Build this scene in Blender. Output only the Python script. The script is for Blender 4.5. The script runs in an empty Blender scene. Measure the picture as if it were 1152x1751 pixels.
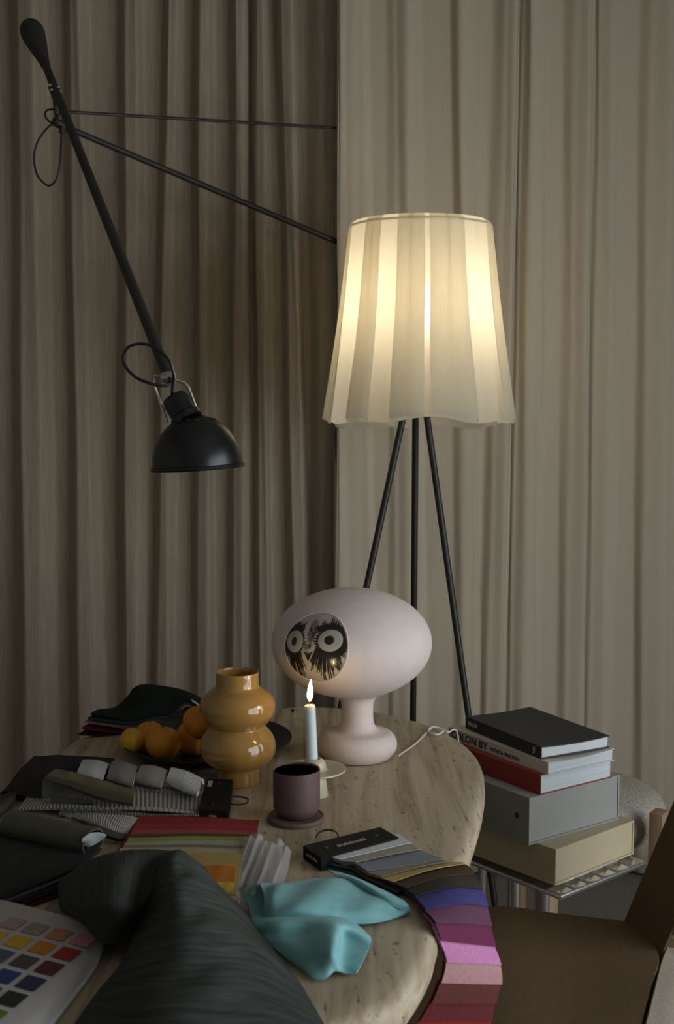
import bpy, bmesh, random
import numpy as np
from math import *
from mathutils import Vector, Matrix
random.seed(7)
C = bpy.context.scene.collection
sc = bpy.context.scene

# ------------------------------------------------------------------ camera
FPX, PITCH, EYE = 2100.0, radians(5.3), 1.45
cam = bpy.data.cameras.new('camera')
cam.sensor_fit = 'VERTICAL'; cam.sensor_height = 36.0; cam.lens = 36.0 * FPX / 1751
cam.clip_start = 0.05
cam.dof.use_dof = True; cam.dof.focus_distance = 2.45; cam.dof.aperture_fstop = 9.0
camo = bpy.data.objects.new('camera', cam); C.objects.link(camo)
camo.location = (0, 0, EYE); camo.rotation_euler = (pi / 2 - PITCH, 0, 0)
sc.camera = camo

# ------------------------------------------------------------------ light
w = bpy.data.worlds.new('world'); sc.world = w; w.use_nodes = True
w.node_tree.nodes['Background'].inputs[0].default_value = (0.62, 0.76, 1.0, 1)
w.node_tree.nodes['Background'].inputs[1].default_value = 0.35
sun_l = bpy.data.lights.new('window_daylight', 'AREA'); sun_l.shape = 'RECTANGLE'
sun_l.size = 1.9; sun_l.size_y = 3.0; sun_l.energy = 70.0; sun_l.color = (0.90, 0.955, 0.97)
sun_o = bpy.data.objects.new('window_daylight', sun_l); C.objects.link(sun_o)
sun_o.location = (2.22, 0.55, 1.2); sun_o.rotation_euler = (0, radians(90), 0)
sc.view_settings.view_transform = 'Standard'; sc.view_settings.look = 'None'
sc.view_settings.exposure = 0.0; sc.view_settings.gamma = 1.0
sc.view_settings.use_curve_mapping = False
BULB, FLAME = 42.0, 46.0

# ------------------------------------------------------------------ geometry helpers
def ray(x, y):
    u = (x - 576) / FPX; v = (875.5 - y) / FPX
    return np.array((u, cos(PITCH) + v * sin(PITCH), -sin(PITCH) + v * cos(PITCH)))
EYEP = np.array((0, 0, EYE))
def atz(x, y, z):
    r = ray(x, y); return EYEP + r * ((z - EYE) / r[2])
def atY(x, y, Y):
    r = ray(x, y); return EYEP + r * (Y / r[1])
T = 0.74
def W(x, y, h=0.0): return atz(x, y, T + h)

def mesh_obj(name, v, f, mat, parent=None, origin=None, smooth=True, uv=None, angle=40):
    v = np.asarray(v, float)
    if parent is not None and origin is None: o0 = np.array(parent['_o']) if '_o' in parent else np.zeros(3)
    elif origin is not None: o0 = np.asarray(origin, float)
    else: o0 = np.array(((v[:, 0].min() + v[:, 0].max()) / 2, (v[:, 1].min() + v[:, 1].max()) / 2, v[:, 2].min()))
    me = bpy.data.meshes.new(name)
    me.from_pydata([tuple(p) for p in (v - o0)], [], [tuple(q) for q in f])
    if uv is not None:
        ul = me.uv_layers.new(name='UVMap')
        for l in me.loops: ul.data[l.index].uv = uv[l.vertex_index]
    bm = bmesh.new(); bm.from_mesh(me); bmesh.ops.recalc_face_normals(bm, faces=bm.faces); bm.to_mesh(me); bm.free()
    if smooth:
        me.polygons.foreach_set('use_smooth', [True] * len(me.polygons))
        me.set_sharp_from_angle(angle=radians(angle))
    if mat: me.materials.append(mat)
    o = bpy.data.objects.new(name, me); C.objects.link(o)
    if parent is not None:
        o.parent = parent; po = np.array(parent['_o']); o.location = tuple(o0 - po)
    else: o.location = tuple(o0)
    o['_o'] = [float(a) for a in o0]
    return o

def tag(o, label=None, cat=None, group=None, kind=None):
    if label: o['label'] = label
    if cat: o['category'] = cat
    if group: o['group'] = group
    if kind: o['kind'] = kind
    return o
def thing(name, label, cat, loc, group=None):
    o = bpy.data.objects.new(name, None); C.objects.link(o); o.location = tuple(loc)
    o.empty_display_size = 0.05
    o['_o'] = [float(a) for a in loc]
    return tag(o, label, cat, group)

def catmull(P, n, closed=False):
    P = np.asarray(P, float); m = len(P); out = []
    segs = m if closed else m - 1
    tot = n if closed else n - 1
    for i in range(n):
        t = i / tot * segs
        k = min(int(t), segs - 1); t -= k
        if closed: a, b, c, d = P[(k - 1) % m], P[k], P[(k + 1) % m], P[(k + 2) % m]
        else:
            b, c = P[k], P[k + 1]
            a = P[k - 1] if k > 0 else 2 * b - c
            d = P[k + 2] if k + 2 < m else 2 * c - b
        out.append(0.5 * ((2 * b) + (c - a) * t + (2 * a - 5 * b + 4 * c - d) * t * t + (3 * b - 3 * c + d - a) * t ** 3))
    return np.array(out)

def lathe(prof, seg=48, c=(0, 0, 0), axis=None):
    v = []; f = []; n = len(prof)
    for i in range(seg):
        a = 2 * pi * i / seg
        for r, z in prof: v.append((r * cos(a), r * sin(a), z))
    for i in range(seg):
        j = (i + 1) % seg
        for k in range(n - 1):
            f.append((i * n + k, j * n + k, j * n + k + 1, i * n + k + 1))
    if prof[0][0] > 1e-5: f.append([i * n for i in range(seg)][::-1])
    if prof[-1][0] > 1e-5: f.append([i * n + n - 1 for i in range(seg)])
    v = np.array(v)
    if axis is not None:
        q = Vector((0, 0, 1)).rotation_difference(Vector(axis)).to_matrix()
        v = v @ np.array(q).T
    return v + np.array(c), f
def smooth_prof(P, n): return [(max(r, 0), z) for r, z in catmull(P, n)]

def tube(P, r, seg=8, n=None, closed=False, taper=None):
    P = np.asarray(P, float)
    if n: P = catmull(P, n, closed)
    m = len(P); v = []; f = []
    tang = np.gradient(P, axis=0) if not closed else np.roll(P, -1, 0) - np.roll(P, 1, 0)
    nrm = None
    for i in range(m):
        t = tang[i] / (np.linalg.norm(tang[i]) + 1e-12)
        if nrm is None:
            h = np.array((0, 0, 1.)) if abs(t[2]) < .9 else np.array((1., 0, 0)); nrm = np.cross(t, h)
        nrm = nrm - t * np.dot(nrm, t); nrm /= np.linalg.norm(nrm); b = np.cross(t, nrm)
        rr = r if taper is None else r * taper[i]
        for k in range(seg):
            a = 2 * pi * k / seg; v.append(P[i] + rr * (cos(a) * nrm + sin(a) * b))
    rings = m if closed else m - 1
    for i in range(rings):
        j = (i + 1) % m
        for k in range(seg):
            l = (k + 1) % seg; f.append((i * seg + k, i * seg + l, j * seg + l, j * seg + k))
    if not closed:
        f.append(list(range(seg))[::-1]); f.append([(m - 1) * seg + k for k in range(seg)])
    return v, f

def grid_surface(rows, nu, nv):
    R = [catmull(r, nu) if len(r) > 2 else np.array([np.array(r[0]) + (np.array(r[1]) - np.array(r[0])) * i / (nu - 1) for i in range(nu)]) for r in rows]
    R = np.array(R)
    if len(R) > 2: G = np.stack([catmull(R[:, j], nv) for j in range(nu)], axis=1)
    else: G = np.array([R[0] + (R[1] - R[0]) * i / (nv - 1) for i in range(nv)])
    return G
def solid_grid(G, th):
    nv, nu, _ = G.shape
    du = np.gradient(G, axis=1); dv = np.gradient(G, axis=0)
    N = np.cross(du, dv); N /= (np.linalg.norm(N, axis=2, keepdims=True) + 1e-12)
    A = (G + N * th / 2).reshape(-1, 3); B = (G - N * th / 2).reshape(-1, 3); n = nv * nu
    f = []
    idx = lambda i, j: i * nu + j
    for i in range(nv - 1):
        for j in range(nu - 1):
            q = (idx(i, j), idx(i, j + 1), idx(i + 1, j + 1), idx(i + 1, j)); f.append(q); f.append(tuple(n + a for a in q[::-1]))
    rim = [idx(0, j) for j in range(nu)] + [idx(i, nu - 1) for i in range(1, nv)] + [idx(nv - 1, j) for j in range(nu - 2, -1, -1)] + [idx(i, 0) for i in range(nv - 2, 0, -1)]
    for a, b in zip(rim, rim[1:] + rim[:1]): f.append((a, b, n + b, n + a))
    uv = [(j / (nu - 1), i / (nv - 1)) for i in range(nv) for j in range(nu)] * 2
    return np.vstack([A, B]), f, uv
def sheet(name, rows, mat, th=0.002, nu=24, nv=24, parent=None, wob=0.0, **k):
    G = grid_surface(rows, nu, nv)
    if wob:
        ph = random.random() * 6
        for i in range(nv):
            for j in range(nu):
                G[i, j, 2] += wob * (sin(j * .9 + i * .35 + ph) * .5 + sin(i * .8 - j * .3 + ph * 2) * .5)
    v, f, uv = solid_grid(G, th)
    return mesh_obj(name, v, f, mat, parent, uv=uv, angle=60, **k)
def px_rows(rows): return [[W(*p) for p in r] for r in rows]

def box_vf(size, bev=0.0):
    bm = bmesh.new(); bmesh.ops.create_cube(bm, size=1)
    for v in bm.verts: v.co = Vector((v.co.x * size[0], v.co.y * size[1], v.co.z * size[2]))
    if bev: bmesh.ops.bevel(bm, geom=bm.edges[:], offset=bev, segments=2, affect='EDGES', profile=.6)
    bm.verts.index_update()
    v = np.array([tuple(a.co) for a in bm.verts]); f = [[a.index for a in q.verts] for q in bm.faces]; bm.free()
    return v, f
def box(name, c, size, mat, parent=None, rot=0.0, bev=0.0, **k):
    v, f = box_vf(size, bev); ca, sa = cos(rot), sin(rot)
    v = v @ np.array(((ca, sa, 0), (-sa, ca, 0), (0, 0, 1))) + np.array(c)
    return mesh_obj(name, v, f, mat, parent, **k)
def join(*vfs):
    V = []; Fc = []; n = 0
    for v, f in vfs:
        V.append(np.asarray(v, float)); Fc += [tuple(i + n for i in q) for q in f]; n += len(v)
    return np.vstack(V), Fc
def text(name, body, size, mat, parent, M, ext=0.0003, sx=1.0):
    cu = bpy.data.curves.new(name, 'FONT'); cu.body = body; cu.size = size; cu.extrude = ext; cu.offset = size * .018; cu.align_x = 'LEFT'; cu.align_y = 'CENTER'
    cu.resolution_u = 3
    t = bpy.data.objects.new('tmp_text', cu); C.objects.link(t); bpy.context.view_layer.update()
    me = bpy.data.meshes.new_from_object(t.evaluated_get(bpy.context.evaluated_depsgraph_get()))
    v = np.array([tuple(a.co) for a in me.vertices]); f = [list(p.vertices) for p in me.polygons]
    bpy.data.objects.remove(t); bpy.data.curves.remove(cu); bpy.data.meshes.remove(me)
    v[:, 0] *= sx
    v = v @ np.array(M[0]).T + np.array(M[1])
    return mesh_obj(name, v, f, mat, parent, smooth=False)

# ------------------------------------------------------------------ materials
def mat(name, col, rough=0.6, metal=0.0, spec=0.5, var=0.0, vscale=(30, 30, 30), bump=0.0, bscale=(200, 200, 200), sheen=0.0, coat=0.0, trans=0.0, alpha=None, sss=0.0, uvcoord=False, bdist=.002):
    m = bpy.data.materials.new(name); m.use_nodes = True; nt = m.node_tree; b = nt.nodes['Principled BSDF']
    b.inputs['Base Color'].default_value = (*col, 1); b.inputs['Roughness'].default_value = rough; b.inputs['Metallic'].default_value = metal
    b.inputs['Specular IOR Level'].default_value = spec
    b.inputs['Sheen Weight'].default_value = sheen; b.inputs['Coat Weight'].default_value = coat; b.inputs['Transmission Weight'].default_value = trans
    if sss: b.inputs['Subsurface Weight'].default_value = sss; b.inputs['Subsurface Radius'].default_value = (1, .6, .4); b.inputs['Subsurface Scale'].default_value = .02
    tc = nt.nodes.new('ShaderNodeTexCoord'); co = tc.outputs['UV' if uvcoord else 'Object']
    def noise(scale, detail=3):
        mp = nt.nodes.new('ShaderNodeMapping'); mp.inputs['Scale'].default_value = scale; nt.links.new(co, mp.inputs['Vector'])
        n = nt.nodes.new('ShaderNodeTexNoise'); n.inputs['Scale'].default_value = 1; n.inputs['Detail'].default_value = detail; nt.links.new(mp.outputs[0], n.inputs['Vector']); return n
    if var:
        n = noise(vscale); r = nt.nodes.new('ShaderNodeValToRGB')
        r.color_ramp.elements[0].position = .3; r.color_ramp.elements[1].position = .7
        r.color_ramp.elements[0].color = (*[c * (1 - var) for c in col], 1); r.color_ramp.elements[1].color = (*[min(1, c * (1 + var)) for c in col], 1)
        nt.links.new(n.outputs['Fac'], r.inputs['Fac']); nt.links.new(r.outputs['Color'], b.inputs['Base Color'])
    if bump:
        n = noise(bscale, 2); bp = nt.nodes.new('ShaderNodeBump'); bp.inputs['Strength'].default_value = bump; bp.inputs['Distance'].default_value = bdist
        nt.links.new(n.outputs['Fac'], bp.inputs['Height']); nt.links.new(bp.outputs['Normal'], b.inputs['Normal'])
    if alpha is not None: b.inputs['Alpha'].default_value = alpha
    return m
def emit(name, ramp, strength, z0, z1):
    m = bpy.data.materials.new(name); m.use_nodes = True; nt = m.node_tree; nt.nodes.clear()
    o = nt.nodes.new('ShaderNodeOutputMaterial'); e = nt.nodes.new('ShaderNodeEmission'); e.inputs['Strength'].default_value = strength
    nt.links.new(e.outputs[0], o.inputs[0])
    tc = nt.nodes.new('ShaderNodeTexCoord'); sp = nt.nodes.new('ShaderNodeSeparateXYZ'); mr = nt.nodes.new('ShaderNodeMapRange')
    mr.inputs[1].default_value = z0; mr.inputs[2].default_value = z1; r = nt.nodes.new('ShaderNodeValToRGB')
    nt.links.new(tc.outputs['Object'], sp.inputs[0]); nt.links.new(sp.outputs[2], mr.inputs[0]); nt.links.new(mr.outputs[0], r.inputs[0]); nt.links.new(r.outputs[0], e.inputs[0])
    el = r.color_ramp.elements
    while len(el) < len(ramp): el.new(.5)
    for q, (p, c) in zip(el, ramp): q.position = p; q.color = (*c, 1)
    return m
def thin_cloth(name, col, tr, rough=.9):
    """woven cloth that lets part of the light through"""
    m = bpy.data.materials.new(name); m.use_nodes = True; nt = m.node_tree; nt.nodes.clear()
    o = nt.nodes.new('ShaderNodeOutputMaterial'); d = nt.nodes.new('ShaderNodeBsdfDiffuse'); t = nt.nodes.new('ShaderNodeBsdfTranslucent'); mx = nt.nodes.new('ShaderNodeMixShader')
    d.inputs[0].default_value = (*col, 1); t.inputs[0].default_value = (*col, 1); mx.inputs[0].default_value = tr
    tc = nt.nodes.new('ShaderNodeTexCoord'); mp = nt.nodes.new('ShaderNodeMapping'); mp.inputs['Scale'].default_value = (60, 60, 14)
    n = nt.nodes.new('ShaderNodeTexNoise'); n.inputs['Scale'].default_value = 1; n.inputs['Detail'].default_value = 5; n.inputs['Distortion'].default_value = 1.5
    bp = nt.nodes.new('ShaderNodeBump'); bp.inputs['Strength'].default_value = .5; bp.inputs['Distance'].default_value = .003
    nt.links.new(tc.outputs['Object'], mp.inputs[0]); nt.links.new(mp.outputs[0], n.inputs['Vector']); nt.links.new(n.outputs['Fac'], bp.inputs['Height'])
    nt.links.new(bp.outputs[0], d.inputs['Normal']); nt.links.new(bp.outputs[0], t.inputs['Normal'])
    nt.links.new(d.outputs[0], mx.inputs[1]); nt.links.new(t.outputs[0], mx.inputs[2])
    # the weave scatters part of the light forwards, so the bulb glows through single layers
    rf = nt.nodes.new('ShaderNodeBsdfRefraction'); rf.inputs['Color'].default_value = (*col, 1); rf.inputs['Roughness'].default_value = .8; rf.inputs['IOR'].default_value = 1.3
    m2 = nt.nodes.new('ShaderNodeMixShader'); m2.inputs[0].default_value = .09
    nt.links.new(mx.outputs[0], m2.inputs[1]); nt.links.new(rf.outputs[0], m2.inputs[2]); nt.links.new(m2.outputs[0], o.inputs[0])
    return m
def travertine(name):
    m = bpy.data.materials.new(name); m.use_nodes = True; nt = m.node_tree; b = nt.nodes['Principled BSDF']
    b.inputs['Roughness'].default_value = .5; b.inputs['Specular IOR Level'].default_value = .3
    tc = nt.nodes.new('ShaderNodeTexCoord')
    def nz(scale, rz, detail, dist):
        mp = nt.nodes.new('ShaderNodeMapping'); mp.inputs['Scale'].default_value = scale; mp.inputs['Rotation'].default_value = (0, 0, rz)
        n = nt.nodes.new('ShaderNodeTexNoise'); n.inputs['Scale'].default_value = 1; n.inputs['Detail'].default_value = detail; n.inputs['Distortion'].default_value = dist
        nt.links.new(tc.outputs['Object'], mp.inputs[0]); nt.links.new(mp.outputs[0], n.inputs['Vector']); return n
    band = nz((42, 3.0, 42), radians(8), 6, .9); r = nt.nodes.new('ShaderNodeValToRGB'); el = r.color_ramp.elements
    el[0].position = .32; el[0].color = (.31, .235, .15, 1); el[1].position = .68; el[1].color = (.52, .44, .34, 1)
    q = el.new(.5); q.color = (.44, .355, .25, 1)
    nt.links.new(band.outputs['Fac'], r.inputs['Fac'])
    pit = nz((110, 34, 110), radians(8), 4, .6); pr = nt.nodes.new('ShaderNodeValToRGB'); pr.color_ramp.elements[0].position = .29; pr.color_ramp.elements[0].color = (.5, .44, .38, 1); pr.color_ramp.elements[1].position = .38; pr.color_ramp.elements[1].color = (1, 1, 1, 1)
    nt.links.new(pit.outputs['Fac'], pr.inputs['Fac'])
    mx = nt.nodes.new('ShaderNodeMix'); mx.data_type = 'RGBA'; mx.blend_type = 'MULTIPLY'; mx.inputs[0].default_value = 1
    nt.links.new(r.outputs[0], mx.inputs[6]); nt.links.new(pr.outputs[0], mx.inputs[7]); nt.links.new(mx.outputs[2], b.inputs['Base Color'])
    bp = nt.nodes.new('ShaderNodeBump'); bp.inputs['Strength'].default_value = .35; bp.inputs['Distance'].default_value = .002; nt.links.new(pr.outputs[0], bp.inputs['Height']); nt.links.new(bp.outputs[0], b.inputs['Normal'])
    return m
def ribbed(name, col, n, depth=.5):
    """knit: fine rows crossing the band, following its own UV length"""
    m = mat(name, col, .9); nt = m.node_tree; b = nt.nodes['Principled BSDF']
    tc = nt.nodes.new('ShaderNodeTexCoord'); wv = nt.nodes.new('ShaderNodeTexWave'); wv.inputs['Scale'].default_value = n; wv.inputs['Distortion'].default_value = .6; wv.inputs['Detail Scale'].default_value = 6
    r = nt.nodes.new('ShaderNodeValToRGB'); r.color_ramp.elements[0].color = (*[c * depth for c in col], 1); r.color_ramp.elements[1].color = (*col, 1)
    nt.links.new(tc.outputs['UV'], wv.inputs['Vector']); nt.links.new(wv.outputs['Fac'], r.inputs[0]); nt.links.new(r.outputs[0], b.inputs['Base Color'])
    bp = nt.nodes.new('ShaderNodeBump'); bp.inputs['Strength'].default_value = .6; bp.inputs['Distance'].default_value = .002; nt.links.new(wv.outputs['Fac'], bp.inputs['Height']); nt.links.new(bp.outputs[0], b.inputs['Normal'])
    return m

M = {}
M['linen'] = mat('linen_curtain', (.37, .312, .238), .95, spec=.1, var=.16, vscale=(420, 420, 9), bump=.25, bscale=(600, 600, 30))
M['sheer'] = mat('cream_curtain', (.52, .455, .355), .95, spec=.1, var=.03, vscale=(300, 300, 10), bump=.1, bscale=(500, 500, 500))
M['wall'] = mat('wall_paint', (.44, .41, .37), .9, var=.03)
M['floor'] = mat('floor_carpet', (.17, .152, .13), .95, var=.25, vscale=(160, 160, 160), bump=.5)
M['frame'] = mat('window_paint', (.7, .7, .68), .5)
M['black'] = mat('black_lacquer', (.006, .006, .007), .32, var=.1)
M['blackmatte'] = mat('black_matte_metal', (.022, .020, .018), .55, var=.1)
M['rubber'] = mat('grey_rubber', (.03, .029, .027), .7, var=.1)
M['bronze'] = mat('dark_bronze', (.03, .026, .023), .45, metal=.3)
M['chrome'] = mat('chrome', (.80, .81, .83), .26, metal=1.0)
M['nickel'] = mat('nickel_wire', (.62, .6, .56), .3, metal=1.0)
M['shade'] = thin_cloth('lampshade_cloth', (.92, .895, .82), .78)
M['travertine'] = travertine('travertine')
M['ochre'] = mat('ochre_glaze', (.37, .20, .052), .14, coat=.6, var=.08, vscale=(9, 9, 9))
M['plate'] = mat('black_stoneware', (.010, .010, .011), .5, var=.2)
M['orange'] = mat('orange_peel', (.62, .235, .012), .45, bump=.3, bscale=(500, 500, 500), var=.06)
M['lemon'] = mat('lemon_peel', (.66, .36, .02), .45, bump=.3, bscale=(400, 400, 400), var=.06)
M['pumpkin'] = mat('pumpkin_skin', (.62, .21, .008), .4, var=.1)
M['stemgreen'] = mat('dry_stem', (.12, .1, .05), .8)
M['owl'] = mat('frosted_pink_glass', (.76, .65, .61), .62, spec=.25, sss=.15, var=.03, vscale=(40, 40, 40), bump=.12, bscale=(260, 260, 260))
M['owlface'] = mat('owl_face_glass', (.50, .44, .39), .15, var=.15, vscale=(25, 25, 25), coat=.4)
M['owlblack'] = mat('owl_black_print', (.020, .016, .014), .22)
M['owlgrey'] = mat('owl_eye_grey', (.42, .395, .36), .2)
M['owlsmoke'] = mat('owl_smoke_print', (.24, .215, .19), .2, var=.3, vscale=(120, 120, 120))
M['cordwhite'] = mat('white_cord', (.75, .73, .7), .6)
M['wax'] = mat('white_wax', (.66, .74, .74), .5, sss=.25)
M['wick'] = mat('wick', (.02, .015, .012), .9)
M['flame'] = emit('candle_flame', [(0, (1, .32, .06)), (.22, (1, .62, .2)), (.5, (1, .86, .55)), (1, (1, .75, .36))], FLAME, 0, .042)
M['bulb'] = emit('bulb_glow', [(0, (1, .81, .54)), (1, (1, .81, .54))], BULB, 0, 1)
M['cream'] = mat('cream_glaze', (.55, .49, .35), .3, var=.04)
M['mug'] = mat('plum_ceramic', (.115, .062, .062), .6, var=.06)
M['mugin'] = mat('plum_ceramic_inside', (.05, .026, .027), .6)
M['coaster'] = mat('brown_coaster', (.14, .085, .07), .65, var=.08)
M['chair'] = mat('brown_wool', (.125, .082, .045), .95, spec=.1, var=.1, vscale=(150, 150, 150), bump=.3)
M['wood'] = mat('oak', (.33, .215, .125), .55, var=.15, vscale=(60, 60, 6))
M['boucle'] = mat('boucle', (.46, .43, .37), .95, var=.22, vscale=(150, 150, 150), bump=1.0, bscale=(230, 230, 230), bdist=.004)
for k, c in dict(bookblack=(.020, .023, .032), pages=(.62, .66, .68), white=(.55, .52, .48), red=(.26, .035, .024), greybox=(.29, .29, .27), greyspine=(.15, .14, .125), beigebox=(.50, .41, .27), inkblack=(.02, .018, .017), inkwhite=(.55, .53, .5), pinkpage=(.6, .42, .42)).items():
    M[k] = mat('book_' + k, c, .6, var=.04)
M['pagesblock'] = mat('page_edges', (.55, .60, .64), .8, var=.10, vscale=(4, 4, 900))
M['throw'] = mat('charcoal_green_cloth', (.042, .047, .042), .9, spec=.2, var=.4, vscale=(3, 70, 1), uvcoord=True, bump=.5, bscale=(12, 120, 1))
M['turq'] = mat('turquoise_cloth', (.20, .44, .46), .75, spec=.3, var=.08, vscale=(60, 60, 60), bump=.2, bscale=(700, 700, 700), sheen=.1)
M['card'] = mat('black_card', (.010, .009, .009), .75, spec=.2)
M['cardtext'] = mat('card_print', (.4, .38, .36), .6)
M['clear'] = mat('clear_film', (.32, .32, .30), .08, trans=.0, alpha=.12)
M['milky'] = mat('milky_film', (.62, .62, .63), .25, alpha=.24)
M['olive'] = mat('olive_vinyl', (.070, .062, .030), .3, coat=.3)
M['olivecloth'] = mat('olive_cloth', (.060, .062, .036), .8, var=.1)
M['underside'] = mat('white_underside', (.55, .58, .58), .8)
_cl = {}
def cloth(c, var=.1):
    k = tuple(c)
    if k not in _cl: _cl[k] = mat('swatch_cloth_%d' % len(_cl), c, .85, spec=.2, var=var, vscale=(200, 200, 200), bump=.25, bscale=(900, 900, 900))
    return _cl[k]

# ------------------------------------------------------------------ setting
XL, XR, YF, YB, ZC = -2.6, 2.05, -2.2, 4.15, 2.95
def struct(o): o['kind'] = 'structure'; return o
struct(box('floor', ((XL + XR) / 2, (YF + YB) / 2, -.05), (XR - XL + .4, YB - YF + .4, .1), M['floor'], smooth=False))
struct(box('ceiling', ((XL + XR) / 2, (YF + YB) / 2, ZC + .05), (XR - XL + .4, YB - YF + .4, .1), M['wall'], smooth=False))
struct(box('wall_back', ((XL + XR) / 2, YB + .05, ZC / 2), (XR - XL, .1, ZC), M['wall'], smooth=False))
struct(box('wall_front', ((XL + XR) / 2, YF - .05, ZC / 2), (XR - XL, .1, ZC), M['wall'], smooth=False))
struct(box('wall_left', (XL - .05, (YF + YB) / 2, ZC / 2), (.1, YB - YF, ZC), M['wall'], smooth=False))
WY0, WY1, WZ0, WZ1 = -1.0, 2.1, .2, 2.2
vs = []
for y0, y1, z0, z1 in ((YF, WY0, 0, ZC), (WY1, YB, 0, ZC), (WY0, WY1, 0, WZ0), (WY0, WY1, WZ1, ZC)):
    v, f = box_vf((.1, y1 - y0, z1 - z0)); vs.append((v + np.array((XR + .05, (y0 + y1) / 2, (z0 + z1) / 2)), f))
v, f = join(*vs); struct(mesh_obj('wall_right', v, f, M['wall'], smooth=False))
vs = []
for y0, y1, z0, z1 in ((WY0, WY0 + .04, WZ0, WZ1), (WY1 - .04, WY1, WZ0, WZ1), (WY0 + .04, WY1 - .04, WZ0, WZ0 + .04), (WY0 + .04, WY1 - .04, WZ1 - .04, WZ1), (.53, .57, WZ0 + .04, WZ1 - .04)):
    v, f = box_vf((.06, y1 - y0, z1 - z0)); vs.append((v + np.array((XR + .05, (y0 + y1) / 2, (z0 + z1) / 2)), f))
v, f = join(*vs); struct(mesh_obj('window_1', v, f, M['frame'], smooth=False))
# narrow wall pier behind the cream curtain; the wall lamp is bolted to it
PIER = box('wall_pier', (.17, 3.90, ZC / 2), (.20, .34, ZC), M['wall'], smooth=False); PIER.name = 'wall_centre'; struct(PIER)

# ------------------------------------------------------------------ curtains
def curtain(name, keys, Y0, mat_, label, amp, seed):
    pts = []
    z_t = atY(576, 0, Y0)[2]; z_b = atY(576, 1000, Y0)[2]
    K = [(atY(a, 0, Y0)[0], atY(b, 1000, Y0)[0], d) for a, b, d in keys]
    cols = []
    for (a, b, d), (a2, b2, d2) in zip(K, K[1:]):
        n = 8
        for i in range(n):
            t = i / n; e = (1 - cos(pi * t)) / 2
            cols.append((a + (a2 - a) * t, b + (b2 - b) * t, d + (d2 - d) * e))
    cols.append(K[-1])
    rows = 36; rnd = random.Random(seed); ph = [rnd.random() * 6 for _ in range(4)]
    v = []
    for r in range(rows):
        z = .012 + (2.93 - .012) * r / (rows - 1); s = (z - z_b) / (z_t - z_b)
        s = max(min(s, 1.1), -.45)
        for k, (a, b, d) in enumerate(cols):
            x = b + (a - b) * s
            x += .002 * sin(2.1 * z + k * .13 + ph[0]) + .002 * sin(5.3 * z + k * .31 + ph[1])
            y = Y0 - d * amp * (1 + .12 * sin(1.7 * z + k * .17 + ph[2]))
            v.append((x, y, z))
    nc = len(cols); f = [(r * nc + k, r * nc + k + 1, (r + 1) * nc + k + 1, (r + 1) * nc + k) for r in range(rows - 1) for k in range(nc - 1)]
    o = mesh_obj(name, v, f, mat_, angle=180)
    md = o.modifiers.new('thickness', 'SOLIDIFY'); md.thickness = .002; md.offset = 0
    return tag(o, label, 'curtain', 'full-length curtains')
bands = [(-300, -255, -310, -262), (-215, -172, -220, -178), (-130, -88, -135, -95), (-48, -12, -52, -10), (24, 76, 30, 96), (114, 151, 124, 175), (207, 246, 209, 251), (284, 311, 264, 301), (337, 367, 330, 366), (397, 426, 391, 426), (431, 459, 437, 466), (473, 508, 491, 529), (521, 606, 534, 606)]
lk = [(-330, -330, 0)]
for a, b, a2, b2 in bands:
    m, m2 = (a + b) / 2, (a2 + b2) / 2; w1, w2 = (b - a) * .5, (b2 - a2) * .5
    dp = min(1.0, .30 + .70 * (b - a) / 46)          # narrow folds are shallower
    if b == 606: dp = .95
    lk += [(a - .10 * w1, a2 - .10 * w2, .03), (m - .35 * w1, m2 - .35 * w2, .92 * dp), (m + .45 * w1, m2 + .45 * w2, dp), (b + .12 * w1, b2 + .12 * w2, .0)]
lk += [(640, 640, 0)]
curtain('curtain', lk, 3.735, M['linen'], 'darker taupe linen curtain with tight narrow folds, behind the black wall lamp', .062, 3)
rk = [(577, 572, -.2), (579, 574, .9), (583, 579, 1.1), (597, 600, .85), (616, 628, .6), (632, 645, .1), (655, 662, .15), (676, 676, .55), (696, 696, .9), (712, 712, .5), (722, 730, .1), (750, 752, .15), (768, 772, .2), (786, 790, .85), (802, 808, .6), (815, 818, .1), (838, 822, .0), (864, 838, .7), (880, 858, .95), (887, 864, .3), (891, 868, -.05), (896, 874, .35), (905, 895, .95), (924, 914, .7), (938, 928, .15), (962, 950, .1), (985, 968, .7), (1006, 992, 1.), (1013, 997, .55), (1016, 1001, .0), (1024, 1010, .35), (1046, 1032, .6), (1066, 1050, .0), (1092, 1080, .0), (1112, 1098, .7), (1140, 1130, 1.), (1165, 1150, .1), (1200, 1180, .05), (1230, 1215, .9), (1270, 1260, .1), (1310, 1300, .9), (1350, 1340, .1), (1390, 1385, .9), (1430, 1425, .1), (1470, 1465, .9), (1510, 1505, .1), (1550, 1545, .9), (1590, 1585, .1)]
curtain('curtain', rk, 3.64, M['sheer'], 'paler cream curtain with broad soft folds, behind the floor lamp', .033, 5)

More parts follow.
